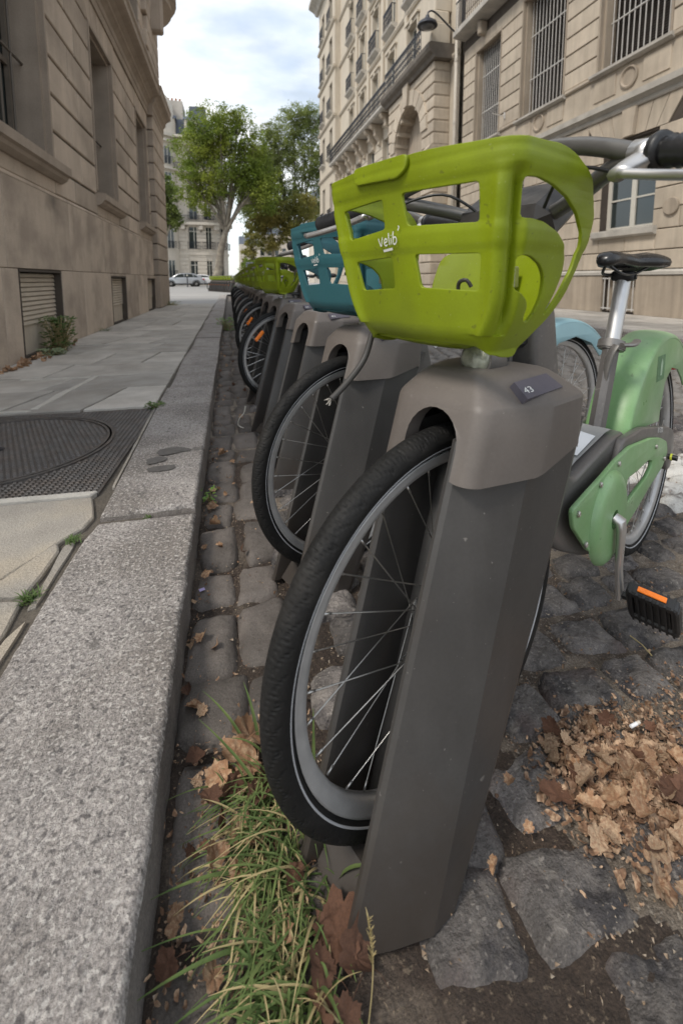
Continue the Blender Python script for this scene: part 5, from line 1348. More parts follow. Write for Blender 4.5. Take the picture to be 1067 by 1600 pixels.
zc = [.2+.46*k for k in range(21)]
for k in range(20):
    z0, z1 = zc[k]+.02, min(zc[k+1]-.02, 9.28); zm = (z0+z1)/2
    hw = rA if zm < zp else (math.sqrt(rA*rA-(zm-zp)**2) if zm < zp+rA else 0)
    for x0, x1 in (((-22.72, cxp-hw-.01), (cxp+hw+.01, -17.48)) if hw > .25 else ((-22.72, cxp-.01), (cxp+.01, -17.48))):
        bm = bmesh.new(); box(bm, x0, -.70, z0, x1, .0, z1, bev=.03); obj('bay_band', bm, M_wallR, SB)
    if hw == rA and zm < zp:
        pass
for k in range(11):
    a0, a1 = PI*k/11+.012, PI*(k+1)/11-.012; bm = bmesh.new(); r1 = rA+.02; r2 = rA+.62
    if k == 5: r2 = rA+.95
    q = [(cxp+r1*math.cos(a0), zp+r1*math.sin(a0)), (cxp+r1*math.cos(a1), zp+r1*math.sin(a1)), (cxp+r2*math.cos(a1), zp+r2*math.sin(a1)), (cxp+r2*math.cos(a0), zp+r2*math.sin(a0))]
    yy = -.76 if k != 5 else -.86
    f = [bm.verts.new((x, yy, z)) for x, z in q]; g_ = [bm.verts.new((x, -.55, z)) for x, z in q]; bm.faces.new(f)
    for t in range(4): bm.faces.new((f[t], f[(t+1) % 4], g_[(t+1) % 4], g_[t]))
    obj('arch_stone', bm, M_wallR, SB)
bm = bmesh.new(); box(bm, cxp-rA, -.05, .1, cxp+rA, -.0, zp+rA); obj('porch_back', bm, M_wallRd, SB)
bm = bmesh.new(); prof_bar(bm, -23.0, -17.2, [(.0,9.28), (-.80,9.28), (-.86,9.40), (-1.0,9.50), (-1.06,9.62), (-1.06,9.78), (-.98,9.82), (.0,9.82)]); obj('bay_balcony', bm, mat('dark_ledge', (.13,.11,.09), .9, var=.25, vs=3), SB)
bm = bmesh.new(); railing(bm, -22.7, -18.3, -.92, 9.82, .95, .19); obj('bay_railing', bm, M_rail, SB)
for x in (-22.45, -17.75):
    bm = bmesh.new(); prof_bar(bm, x-.26, x+.26, [(.0,5.2), (-.72,5.2), (-.86,5.4), (-.98,5.6), (-.98,5.95), (-.86,6.05), (-.74,6.2), (.0,6.3)]); obj('bay_bracket', bm, M_wallR, SB)
bm = bmesh.new(); box(bm, -18.3, -.90, 9.83, -17.35, -.1, 10.6, bev=.04); box(bm, -18.2, -.8, 10.6, -17.45, -.1, 11.1, bev=.06); box(bm, -18.1, -.7, 11.1, -17.5, .0, 24, bev=.03); obj('corner_pilaster', bm, M_wall2, SB)
for x in (-20.15-2.0, -26.0+.35, -28.35-.0, -31.05):
    bm = bmesh.new(); box(bm, x-.16, -.12, 9.9, x+.16, .0, 23.5, bev=.02); obj('pilaster', bm, M_wall2, SB)
# projecting corner pavilion at the far end
pav2 = [(37.4,10.6,12.8), (37.4,14.0,16.2), (37.4,17.3,19.5), (37.4,20.6,22.6), (40.3,10.6,12.8), (40.3,14.0,16.2), (40.3,17.3,19.5), (40.3,20.6,22.6), (37.4,5.6,8.6), (40.3,5.6,8.6), (38.8,1.2,4.0)]
po = [(*Y(x-.55, x+.55), a, b_) for x, a, b_ in pav2]
wb = wall_bm(-42, -35.9, .05, 24.5, po, -.42, .3); 
wb.faces.new([wb.verts.new(p) for p in ((-35.9,-.42,.05), (-35.9,.1,.05), (-35.9,.1,24.5), (-35.9,-.42,24.5))])
wb.faces.new([wb.verts.new(p) for p in ((-42,-.42,.05), (-42,12,.05), (-42,12,24.5), (-42,-.42,24.5))])
obj('pavilion_wall', wb, M_wall2, SB)
for (a, b_, c, d) in po:
    bm = bmesh.new(); box(bm, a, -.20, c, b_, -.16, d); wf = obj('window', bm, M_glass, SB)
    bm = bmesh.new(); railing(bm, a-.1, b_+.1, -.62, c-.02, .95, .14, False); obj('window_railing', bm, M_rail, SB)
    bm = bmesh.new(); prof_bar(bm, a-.2, b_+.2, [(-.4,c-.02), (-.70,c-.02), (-.72,c-.10), (-.4,c-.3)]); obj('balcony_slab', bm, M_bandR, SB)
for z in (9.3, 13.3, 16.8, 20.1):
    bm = bmesh.new(); prof_bar(bm, -42.1, -35.8, [(-.4,z), (-.5,z), (-.58,z+.1), (-.58,z+.2), (-.4,z+.25)]); obj('string_course', bm, M_wall2, SB)
bm = bmesh.new(); prof_bar(bm, -42.5, -35.6, [(-.4,23.6), (-.62,23.65), (-.8,23.9), (-1.15,24.1), (-1.25,24.15), (-1.25,24.45), (-.4,24.6)]); obj('roof_cornice', bm, M_bandR, SB)
bm = bmesh.new(); box(bm, -41.9, .5, .05, -16.8, 11.9, 24.4); obj('building_core', bm, M_wall2, SB)
bm = bmesh.new(); a = [bm.verts.new(p) for p in ((-42,-.3,24.5), (-16.8,-.0,24.5), (-16.8,11.9,24.5), (-42,11.9,24.5))]; b_ = [bm.verts.new(p) for p in ((-40.8,1.6,28), (-17,1.6,28), (-17,10,28), (-40.8,10,28))]
bm.faces.new(b_)
for k in range(4): bm.faces.new((a[k], a[(k+1) % 4], b_[(k+1) % 4], b_[k]))
obj('mansard_roof', bm, M_zinc, SB)
# ============ far corner building across the crossing
FB = empty('corner_apartment_building', (-1.2, 66, 0), 0, 'ornate pale apartment building with slate dormers beyond the crossing, behind the parked cars', 'building')
def fz(k): return [.1, 4.1, 8.6, 11.9, 15.3, 18.6][k]
xs_f = [-8.9, -5.9, -3.2]; rad = 3.0; xr = -1.8
def curve_pt(x, off=0):   # facade path: straight, rounding away at the right end
    if x <= xr: return Vector((x, -off)), 0
    a = (x-xr)/rad; return Vector((xr+(rad+off)*math.sin(a), rad-(rad+off)*math.cos(a))), a
def on_f(bm, off=0):
    for v in bm.verts:
        x, y, z = v.co; p, a = curve_pt(x, -y); v.co = Vector((p.x, p.y, z))
    return bm
for k in range(3): xs_f.append(xr+.5+k*1.9)
opsF = []
for x in xs_f:
    opsF += [(x-.62, x+.62, 1.0, 3.4), (x-.72, x+.72, 5.0, 7.9), (x-.55, x+.55, 8.9, 11.1), (x-.55, x+.55, 12.3, 14.5), (x-.5, x+.5, 15.7, 17.8)]
bm = wall_bm(-12, xr+7, .05, 19.4, opsF, 0, .35)
slice_bm(bm, 0, [xr+.35*k for k in range(21)]); on_f(bm); obj('wall', bm, M_wallF, FB)
for z0, z1, pr in ((4.2,4.5,.15), (8.15,8.5,.7), (11.6,11.8,.12), (14.95,15.2,.5), (18.4,18.9,.5), (19.2,19.5,.9)):
    bm = bmesh.new(); box(bm, -12, -pr, z0, xr+7, .02, z1); slice_bm(bm, 0, [xr+.5*k for k in range(15)]); on_f(bm); obj('string_course', bm, M_wallF, FB)
for (a, b_, c, d) in opsF:
    bm = bmesh.new(); box(bm, a, .2, c, b_, .24, d); on_f(bm); wf = obj('window', bm, M_glass, FB)
    bm = bmesh.new(); mxm = (a+b_)/2; box(bm, mxm-.05, .14, c, mxm+.05, .2, d); box(bm, a, .14, c, a+.08, .2, d); box(bm, b_-.08, .14, c, b_, .2, d); box(bm, a, .15, d-.6, b_, .19, d-.52); on_f(bm); obj('window_frame', bm, M_winframe, wf)
    if 4.5 < c < 15:
        bm = bmesh.new(); box(bm, a-.1, -.3, c, b_+.1, -.26, c+.06); box(bm, a-.1, -.3, c+.85, b_+.1, -.26, c+.92)
        for q in range(9): xx = lerp(a-.1, b_+.1, q/8); box(bm, xx-.02, -.3, c, xx+.02, -.27, c+.9); 
        on_f(bm); obj('window_railing', bm, M_rail, FB)
    if 4.6 < c < 5.5:
        bm = bmesh.new(); N2 = 10; cx = (a+b_)/2
        for q in range(N2):
            t0, t1 = PI*q/N2, PI*(q+1)/N2; P4 = [(cx+.80*math.cos(t0), 7.2+.95*math.sin(t0)), (cx+.80*math.cos(t1), 7.2+.95*math.sin(t1)), (cx+1.05*math.cos(t1), 7.2+1.2*math.sin(t1)), (cx+1.05*math.cos(t0), 7.2+1.2*math.sin(t0))]
            f = [bm.verts.new((x, -.12, z)) for x, z in P4]; g_ = [bm.verts.new((x, .02, z)) for x, z in P4]; bm.faces.new(f)
            for t in range(4): bm.faces.new((f[t], f[(t+1) % 4], g_[(t+1) % 4], g_[t]))
        on_f(bm); obj('window_arch', bm, M_wallF, FB)
mids = [(p+q)/2 for p, q in zip(xs_f, xs_f[1:])]
for x in mids:
    for k in range(15):
        z0 = .25+.52*k
        if 3.9 < z0 < 4.5: continue
        bm = bmesh.new(); box(bm, x-.62, -.09, z0, x+.62, .02, z0+.46); on_f(bm); obj('rusticated_band', bm, M_wallF, FB)
    bm = bmesh.new(); box(bm, x-.3, -.6, 7.5, x+.3, .0, 8.14, bev=.1); on_f(bm); obj('balcony_console', bm, M_wallF, FB)
for z0 in (8.5, 15.2):
    bm = bmesh.new(); box(bm, -11.9, -.62, z0+.82, xr+6.9, -.56, z0+.88); 
    for q in range(110): xx = -11.9+q*.15; box(bm, xx-.02, -.60, z0, xx+.02, -.58, z0+.85)
    slice_bm(bm, 0, [xr+.5*k for k in range(15)]); on_f(bm); tag(obj('long_railing', bm, M_rail, FB), kind='stuff')
# round tower end at the left with a bowed front
bm = bmesh.new(); lathe(bm, [(2.7,.1), (2.7,19.0), (3.1,19.1), (3.1,19.5), (2.5,19.6), (2.2,23.6), (1.6,24.6), (.0001,24.9)], 28, M=Matrix.Translation((-7.6, 1.0, 0))); obj('bow_front', bm, M_wallF, FB, auto=30)
for zc_ in (11.6, 15.0, 18.4):
    bm = bmesh.new(); lathe(bm, [(2.7,zc_-.1), (3.15,zc_), (3.15,zc_+.25), (2.7,zc_+.3)], 28, M=Matrix.Translation((-7.6, 1.0, 0))); obj('bow_ledge', bm, M_wallF, FB)
for zc_, h_ in ((1.2,2.2), (5.0,2.8), (8.9,2.3), (12.3,2.3), (15.7,2.1)):
    for aa in (-125, -90, -55):
        a = math.radians(aa); M_ = Matrix.Translation((-7.6+2.72*math.cos(a), 1.0+2.72*math.sin(a), 0)) @ Matrix.Rotation(a+PI/2, 4, 'Z')
        bm = bmesh.new(); box(bm, -.45, -.01, zc_, .45, .1, zc_+h_, M_); wf = obj('window', bm, M_glass, FB)
        bm = bmesh.new(); box(bm, -.04, -.05, zc_, .04, -.012, zc_+h_, M_); box(bm, -.50, -.05, zc_, -.42, -.012, zc_+h_, M_); box(bm, .42, -.05, zc_, .50, -.012, zc_+h_, M_); obj('window_frame', bm, M_winframe, wf)
        bm = bmesh.new(); box(bm, -.6, -.42, zc_+.8, .6, -.36, zc_+.88, M_)
        for q in range(8): xx = -.58+q*.165; box(bm, xx-.02, -.41, zc_, xx+.02, -.37, zc_+.85, M_)
        obj('window_railing', bm, M_rail, FB)
# roof, dormers, chimneys
bm = bmesh.new(); box(bm, -12, 1.2, 19.4, -1.6, 8, 22.6); a = bm.verts[:]
for v in a:
    if v.co.z > 20 and v.co.y < 2: v.co.y += .9
obj('mansard_roof', bm, M_zinc, FB)
bm = bmesh.new(); box(bm, -12, .3, 19.4, xr+1, 8, 19.7); on_f(bm); obj('roof_edge', bm, M_wallF, FB)
for x in (-5.9, -3.2):
    bm = bmesh.new(); box(bm, x-.75, .4, 19.6, x+.75, 2.4, 21.8); dmr = obj('dormer', bm, M_wallF, FB)
    bm = bmesh.new(); box(bm, x-.45, .36, 19.9, x+.45, .42, 21.5); obj('pane', bm, M_glass, dmr)
    bm = bmesh.new(); prof_bar(bm, x-.9, x+.9, [(.25,21.8), (2.6,21.8), (2.6,22.2), (.9,22.35)]); obj('dormer_roof', bm, M_zinc, dmr)
bm = bmesh.new(); box(bm, -9.2, .4, 20.2, -7.3, 2.2, 22.6); dmr = obj('dormer', bm, M_chim, FB); bm = bmesh.new(); box(bm, -8.75, .34, 20.5, -7.75, .41, 22.2); obj('pane', bm, M_glass, dmr)
bm = bmesh.new(); lathe(bm, [(1.2,22.6), (1.15,22.9), (.7,23.5), (.0001,23.7)], 16, M=Matrix.Translation((-8.25, 1.3, 0)) @ Matrix.Diagonal((1,.9,1,1))); obj('dormer_roof', bm, M_zinc, dmr)
bm = bmesh.new(); box(bm, -7.0, 2.0, 19, -4.2, 6, 24.6); ch_ = obj('chimney_stack', bm, M_chim, FB)
for x in (-6.6, -6.1, -5.6, -5.1, -4.6):
    bm = bmesh.new(); tube(bm, [(x,3,24.6), (x,3,25.2)], .14, 6); obj('chimney_pot', bm, mat('terracotta', (.30,.14,.08), .8), ch_)
bm = bmesh.new(); box(bm, -4.1, 3.0, 19, -.6, 9, 24.4); 
for v in bm.verts:
    if v.co.z > 24: v.co.x = -2.4+(v.co.x+2.4)*.6
obj('slate_pavilion', bm, M_zinc, FB)
bm = bmesh.new(); box(bm, -40, .6, .05, -10, 8, 19.3); obj('side_wing', bm, M_wallF, FB)
# vista: blocks closing the street far away
for k, (x, y, w_, h_, lab_) in enumerate(((5.2, 118, 5, 9.6, 'small pale house closing the far end of the street left of the tree crowns'), (12, 124, 9, 12.5, 'wider pale block far down the street behind the green tree crowns'), (26, 110, 12, 20, 'tall pale block far down the street at the right, mostly behind trees'))):
    h = empty('distant_house', (x, y, 0), 0, lab_, 'building'); bm = bmesh.new()
    o_ = [(-w_/2+.7+i*1.9, -w_/2+1.7+i*1.9, 1+j*3.1, 2.9+j*3.1) for i in range(int(w_/1.9)) for j in range(int(h_/3.2))]
    obj('wall', wall_bm(-w_/2, w_/2, 0, h_, o_, 0, .2), M_wallF, h); 
    for (a, b_, c, d) in o_: bm = bmesh.new(); box(bm, a, .15, c, b_, .2, d); obj('window', bm, M_glass, h)
    bm = bmesh.new(); box(bm, -w_/2, .3, 0, w_/2, 8, h_-.01); obj('building_core', bm, M_wallF, h)
    bm = bmesh.new(); prof_bar(bm, -w_/2, w_/2, [(0,h_), (8,h_), (7,h_+2), (1.2,h_+2)]); obj('roof', bm, M_zinc, h)
#==SECTION FAR THINGS
def tree(loc, label, trunk_h, base_r, lean, blobs, n, m, name='plane_tree', lsz=.16, seed=1, group='street trees beyond the crossing'):
    rr = random.Random(seed); t = empty(name, loc, 0, label, 'tree', group)
    top = Vector((lean[0], lean[1], trunk_h))
    bm = bmesh.new(); P = [Vector((0,0,0)), top*.3+Vector((.1,0,0)), top*.65+Vector((-.1,0,0)), top]
    tube(bm, smoothpts(P, 4, False), [lerp(base_r, base_r*.55, k/12) for k in range(13)], 10); obj('trunk', bm, M_bark, t, smooth=True)
    tips = []; ctrs = []
    for bi, (c, r) in enumerate(blobs):
        c = Vector(c); bm = bmesh.new(); mid = top.lerp(c, .5)+Vector((rr.uniform(-.5,.5), rr.uniform(-.5,.5), rr.uniform(0,.6)))
        pts = smoothpts([top*.92, mid, c], 4, False); tube(bm, pts, [lerp(base_r*.42, base_r*.10, k/8) for k in range(9)], 6)
        for q in range(7):
            d = Vector((rr.gauss(0,1), rr.gauss(0,1), rr.gauss(.2,.8))).normalized(); s = pts[rr.randint(3, 8)]; e = c+Vector((d.x*r[0], d.y*r[1], d.z*r[2]))*.8
            tube(bm, [s, s.lerp(e, .5)+Vector((0,0,.2)), e], [base_r*.14, base_r*.09, base_r*.03], 4, cap=False)
        obj('limb', bm, M_bark, t, smooth=True)
        k = int(n*r[0]*r[2]/sum(b_[1][0]*b_[1][2] for b_ in blobs)/46)
        for q in range(max(4, k)):
            d = Vector((rr.gauss(0,1), rr.gauss(0,1), rr.gauss(0,1))).normalized(); rad = rr.random()**.42
            ctrs.append((c+Vector((d.x*r[0], d.y*r[1], d.z*r[2]))*rad, rr.uniform(.28,.66)*min(1, r[0]/2)))
    V = []; F = []; rl = [r for c, r in ctrs]
    for c, r in ctrs:
        for q in range(46):
            p = c+Vector((rr.gauss(0,.55)*r, rr.gauss(0,.55)*r, rr.gauss(0,.42)*r)); s = lsz*rr.uniform(.6, 1.3)
            a = Vector((rr.gauss(0,1), rr.gauss(0,1), rr.gauss(0,.6))).normalized(); b_ = a.cross(Vector((rr.gauss(0,1), rr.gauss(0,1), rr.gauss(0,1)))).normalized()
            i = len(V); V += [p-a*s*.5, p+b_*s*.38, p+a*s*.55, p-b_*s*.38]; F.append((i, i+1, i+2, i+3))
    me = bpy.data.meshes.new('crown'); me.from_pydata([tuple(v) for v in V], [], F); me.materials.append(m)
    tag(link('crown', me, m, t), kind='stuff'); t.scale = (1.10, 1.1, 1.10); return t
tree((-1.55, 50, .08), 'large forked plane tree beyond the crossing, before the corner apartment building', 5.6, .46, (1.35, 0), [((.3,0,14.4),(2.4,2.2,2.2)), ((-1.3,.3,12.4),(2.0,2.2,2.2)), ((1.2,0,13.2),(2.3,2.2,2.4)), ((-2.0,0,9.6),(1.7,2,2.0)), ((3.3,.5,11.0),(2.4,2,2.5)), ((4.6,.3,9.9),(1.9,1.8,2.0)), ((4.0,0,13.0),(1.6,1.6,1.9)), ((1.0,-.3,9.8),(2.4,2.2,1.9)), ((4.4,0,8.4),(2.0,1.8,1.8)), ((-.6,0,8.0),(1.5,1.8,1.3)), ((2.6,0,15.3),(1.5,1.5,1.3))], 50000, M_fol, seed=3)
tree((8.4, 62, .08), 'tall plane tree against the right hand building, behind the teal and lime baskets', 6.0, .42, (.3, 0), [((.2,0,18.6),(2.2,2,2.6)), ((-3.0,0,14.0),(2.4,2,2.6)), ((-5.0,0,11.6),(2.0,1.8,2.2)), ((-4.6,0,8.6),(2.0,1.8,1.8)), ((2.6,0,18.6),(2.4,2,3.0)), ((-1.5,0,15.4),(2.2,2,2.4)), ((1.5,0,14.6),(2.6,2.2,2.6)), ((-3.2,0,12.3),(2.3,2,2.2)), ((3.8,0,13.4),(2.2,2,2.8)), ((0,0,10.8),(2.8,2.2,2.2)), ((3,0,9.0),(2.4,2,2.2)), ((-2.4,0,8.6),(2.2,2,1.8)), ((-4.4,0,14.6),(1.6,1.5,1.7)), ((-2.6,0,17.6),(1.3,1.2,1.5)), ((-4.2,0,10.0),(2.2,1.6,2.2))], 90000, M_fol3, seed=5)
tree((4.9, 52, .08), 'lower plane tree with yellowing leaves, before the tall one at the right', 4.0, .24, (.0, 0), [((.2,0,7.3),(1.7,1.5,1.3)), ((-1.3,0,6.0),(1.3,1.2,1.2)), ((1.6,0,5.8),(1.4,1.2,1.3)), ((-.2,0,4.4),(1.3,1.2,1.0)), ((2.9,0,8.0),(1.5,1.2,1.5))], 20000, M_fol2, seed=8)
tree((-5.9, 44, .08), 'small yellow green tree glimpsed just past the corner of the left building', 3.6, .16, (.3, 0), [((.4,0,7.9),(1.0,1,1.2)), ((.7,0,6.3),(1.2,1,1.1)), ((1.0,0,5.2),(1.0,.9,.6)), ((-.6,0,6.4),(1.0,1,1.2))], 9000, leafmat('light_leaves', (.12,.17,.035), (.17,.21,.05)), seed=11)
tree((5.0, 96, .08), 'distant rounded tree at the end of the street, left of the pale far house', 3.5, .25, (0, 0), [((0,0,8.3),(2.0,1.5,2.2)), ((-.6,0,5.2),(1.8,1.5,1.8))], 3600, M_fol2, seed=12, lsz=.3)
tree((3.4, 88, .08), 'low dark distant bush of a tree just above the far end of the dock row', 1.2, .15, (0, 0), [((0,0,3.0),(1.6,1.5,1.4)), ((1.5,0,2.2),(1.5,1.2,1.2))], 2200, M_fol, seed=14, lsz=.3)
def car(loc, rz, label, paint, suv):
    c = empty('parked_car', loc, rz, label, 'car', 'cars parked beyond the crossing'); H = 1.55 if suv else 1.42; L_ = 4.35 if suv else 3.9
    prof = [(0,.35), (.02,.62), (.10,.86), (.45,.98), (1.05,1.05), (L_-.55,1.06), (L_-.12,.98), (L_-.02,.70), (L_,.38), (L_-.1,.26), (.1,.26)]
    bm = plate(fillet(prof, .09, 3), (), 1.74, .10, 3); xf(bm, lambda v: (v.x, v.z, v.y)); obj('body', bm, paint, c, auto=40)
    cab = [(.75,1.0), (1.45,H-.12), (1.85,H-.02), (2.5,H), (3.3,H-.06), (L_-.5,H-.30), (L_-.18,1.02)]
    bm = plate(fillet(cab, .12, 3), (), 1.46, .12, 3); xf(bm, lambda v: (v.x, v.z*(1-.0*(v.y-1)), v.y)); obj('cabin', bm, paint, c, auto=40)
    for q in ([(1.05,1.07), (1.58,H-.15), (2.20,H-.07), (2.20,1.07)], [(2.27,1.07), (2.27,H-.07), (3.1,H-.11), (3.25,1.07)], [(3.32,1.07), (3.2,H-.13), (L_-.75,H-.32), (L_-.62,1.07)]):
        for sg in (-1, 1):
            bm = bmesh.new(); bm.faces.new([bm.verts.new((x, .735*sg, z)) for x, z in q]); obj('side_window', bm, M_glass, c)
    bm = bmesh.new(); bm.faces.new([bm.verts.new(p) for p in ((.80,-.62,1.06), (.80,.62,1.06), (1.38,.58,H-.14), (1.38,-.58,H-.14))]); obj('windscreen', bm, M_glass, c)
    bm = bmesh.new(); box(bm, .1, -.872, .24, L_-.1, .872, .40, bev=.02); obj('sill_trim', bm, M_black, c)
    for x in (.82, L_-.80):
        for sg in (-1, 1):
            bm = bmesh.new(); lathe(bm, [(.0001,-.11), (.33,-.11), (.345,-.08), (.345,.08), (.33,.11), (.0001,.11)], 24, axis='Y', M=Matrix.Translation((x, .80*sg, .335))); wh = obj('wheel', bm, M_tyre, c, auto=40)
            bm = bmesh.new(); 
            for k in range(5):
                a = 2*PI*k/5; tube(bm, [(x,.915*sg,.335), (x+.2*math.cos(a),.915*sg,.335+.2*math.sin(a))], .022, 5)
            lathe(bm, [(.23,0), (.20,0), (.20,.02), (.23,.02)], 20, axis='Y', M=Matrix.Translation((x, .905*sg, .335))); obj('hubcap', bm, M_rim, wh)
            if suv:
                bm = bmesh.new(); tube(bm, [(x+.42*math.cos(PI*k/10), .855*sg, .335+.42*math.sin(PI*k/10)) for k in range(11)], .045, 6); obj('wheel_arch', bm, M_black, c)
    for sg in (-1, 1):
        bm = bmesh.new(); box(bm, .02, sg*.66-.16, .70, .16, sg*.66+.16, .84, bev=.03); obj('headlight', bm, M_lens, c)
        bm = bmesh.new(); box(bm, L_-.15, sg*.68-.14, .74, L_+.0, sg*.68+.14, .92, bev=.03); obj('tail_light', bm, M_red, c)
        bm = bmesh.new(); box(bm, 1.15, sg*.90-.09, 1.02, 1.3, sg*.90+.09, 1.16, bev=.03); obj('wing_mirror', bm, paint, c)
    return c
car((-7.15, 56, .08), 0, 'silver crossover car parked beyond the crossing, left of the tree trunk', M_carS, True)
c_ = car((-.95, 57.5, .08), math.radians(176), 'white hatchback parked just right of the silver car', M_carW, False)
bm = bmesh.new()
bo = empty('bollard', (-4.25, 51.2, .08), 0, 'slim dark bollard with a pale round top, in front of the silver car', 'bollard')
bm = bmesh.new(); tube(bm, [(0,0,0), (0,0,1.15)], .055, 10); tube(bm, [(0,0,1.0), (0,0,1.04)], .075, 10); obj('post', bm, M_rail, bo)
bm = bmesh.new(); lathe(bm, [(.0001,1.15), (.06,1.16), (.085,1.23), (.06,1.30), (.0001,1.32)], 14); obj('ball_top', bm, M_winframe, bo, smooth=True)
# second station on the far side of the crossing
for k in range(9):
    x, y = -1.20+.165*k, 33.6-.48*k
    for src, nm, lb in ((DOCKS[20], 'dock', '%s grey dock from the left in the short group beyond the crossing'), (first_far, 'bike', '%s lime basket bicycle from the left in the short group beyond the crossing')):
        if nm == 'dock':
            c = empty('bike_dock', (x, y, .082), HEAD, lb % ('leftmost' if k == 0 else ORD[k]), 'bike dock', 'bike docks beyond the crossing')
            for ch in src.children:
                if ch.name.startswith('channel'): continue
                q = ch.copy(); C.objects.link(q); q.parent = c
        else:
            c = copy_tree(src); c.location = (x, y, .082); c['label'] = lb % ('leftmost' if k == 0 else ORD[k]); c['group'] = 'share bicycles beyond the crossing'
kiosk = empty('payment_kiosk', (2.6, 60, .08), 0, 'dark slim kiosk standing far beyond the end of the dock row', 'kiosk')
bm = bmesh.new(); box(bm, -.45, -.3, 0, .45, .3, 3.0, bev=.08); obj('cabinet', bm, mat('kiosk_grey', (.12,.13,.15), .5), kiosk)
bm = bmesh.new(); box(bm, -.35, -.32, 1.3, .35, -.29, 2.6, bev=.01); obj('screen', bm, M_glass, kiosk)
#==SECTION LEAVES AND GRASS
def leaf_bm(size, curl, seed, lobes=5):
    rr = random.Random(seed); bm = bmesh.new(); P = []; n = 40
    for k in range(n):
        a = 2*PI*k/n; lob = .74+.26*abs(math.cos(lobes*.5*(a)+.5*math.sin(a*2+seed)))**1.3*rr.uniform(.75,1.1); lob *= 1-.30*max(0, -math.cos(a)); lob += .07*math.sin(a*17+seed)+rr.uniform(-.04,.04)
        P.append((lob*math.cos(a)*size*.5, lob*math.sin(a)*size*.46))
    ax = rr.uniform(0, PI); c1 = curl*rr.uniform(.6,1.3); c2 = curl*rr.uniform(-.5,1.0)
    def z(x, y):
        u = x*math.cos(ax)+y*math.sin(ax); v = -x*math.sin(ax)+y*math.cos(ax)
        return c1*u*u/size*1.6+c2*v*v/size*1.2*(1 if v > 0 else -.5)+.05*size*noisev((x/size*2.2, y/size*2.2, seed))-.02*size*math.cos(math.atan2(y, x)*lobes)
    c = bm.verts.new((0, 0, z(0, 0))); rings = []
    for f in (.38, .72, 1.0): rings.append([bm.verts.new((x*f, y*f, z(x*f, y*f)+(.006*size*8*rr.uniform(-.1,.1) if f == 1 else 0))) for x, y in P])
    for k in range(n):
        q = (k+1) % n; bm.faces.new((c, rings[0][k], rings[0][q]))
        for a, b_ in zip(rings, rings[1:]): bm.faces.new((a[k], b_[k], b_[q], a[q]))
    s0 = Vector((-size*.22, 0, z(-size*.22, 0))); tube(bm, [s0, s0+Vector((-size*.30, size*.03, size*.08)), s0+Vector((-size*.55, size*.10, size*.06))], size*.008, 4)
    return bm
LEAF = [mesh_of(leaf_bm(1.0, [.5,.8,1.2,1.6,.7,1.3,1.8,.4][k], k+3, 5 if k % 3 else 7), 'leaf', True) for k in range(8)]
FRAG = []
for k in range(6):
    rr = random.Random(k+60); bm = bmesh.new(); n = 7; cz = rr.uniform(-.2,.3)
    P = [(.5*math.cos(2*PI*q/n)*rr.uniform(.5,1.1)*1.25, .5*math.sin(2*PI*q/n)*rr.uniform(.5,1.1)*.8) for q in range(n)]
    c = bm.verts.new((0,0,cz)); v = [bm.verts.new((x, y, cz*.2+rr.uniform(-.12,.12)+.5*x*x)) for x, y in P]
    for q in range(n): bm.faces.new((c, v[q], v[(q+1) % n]))
    FRAG.append(mesh_of(bm, 'leaf_fragment', True))
def put_leaf(parent, x, y, z, s, m=M_leaf, tilt=.35, k=None, base=(0,0,0)):
    o = link('leaf', LEAF[R.randrange(8) if k is None else k], m, parent, loc=(x-base[0], y-base[1], z), rot=(R.gauss(0, tilt), R.gauss(0, tilt), R.uniform(0, 2*PI))); o.scale = (s, s, s); return o
def crumbs(parent, n, fn, m, s0, s1, z0=.0, base=(0,0)):
    V = []; F = []
    for q in range(n):
        x, y, zz = fn(); s = lerp(s0, s1, R.random()**2.2); me = FRAG[R.randrange(6)]; M_ = Matrix.Translation((x-base[0], y-base[1], zz)) @ Matrix.Rotation(R.uniform(0,2*PI), 4, 'Z') @ Matrix.Rotation(R.gauss(0,.5), 4, 'X') @ Matrix.Rotation(R.gauss(0,.5), 4, 'Y') @ Matrix.Scale(s, 4)
        i = len(V); V += [tuple(M_ @ v.co) for v in me.vertices]; F += [tuple(i+a for a in p.vertices) for p in me.polygons]
    me = bpy.data.meshes.new('leaf_crumbs'); me.from_pydata(V, [], F); me.materials.append(m); o = link('leaf_crumbs', me, m, parent); return tag(o, kind='stuff')
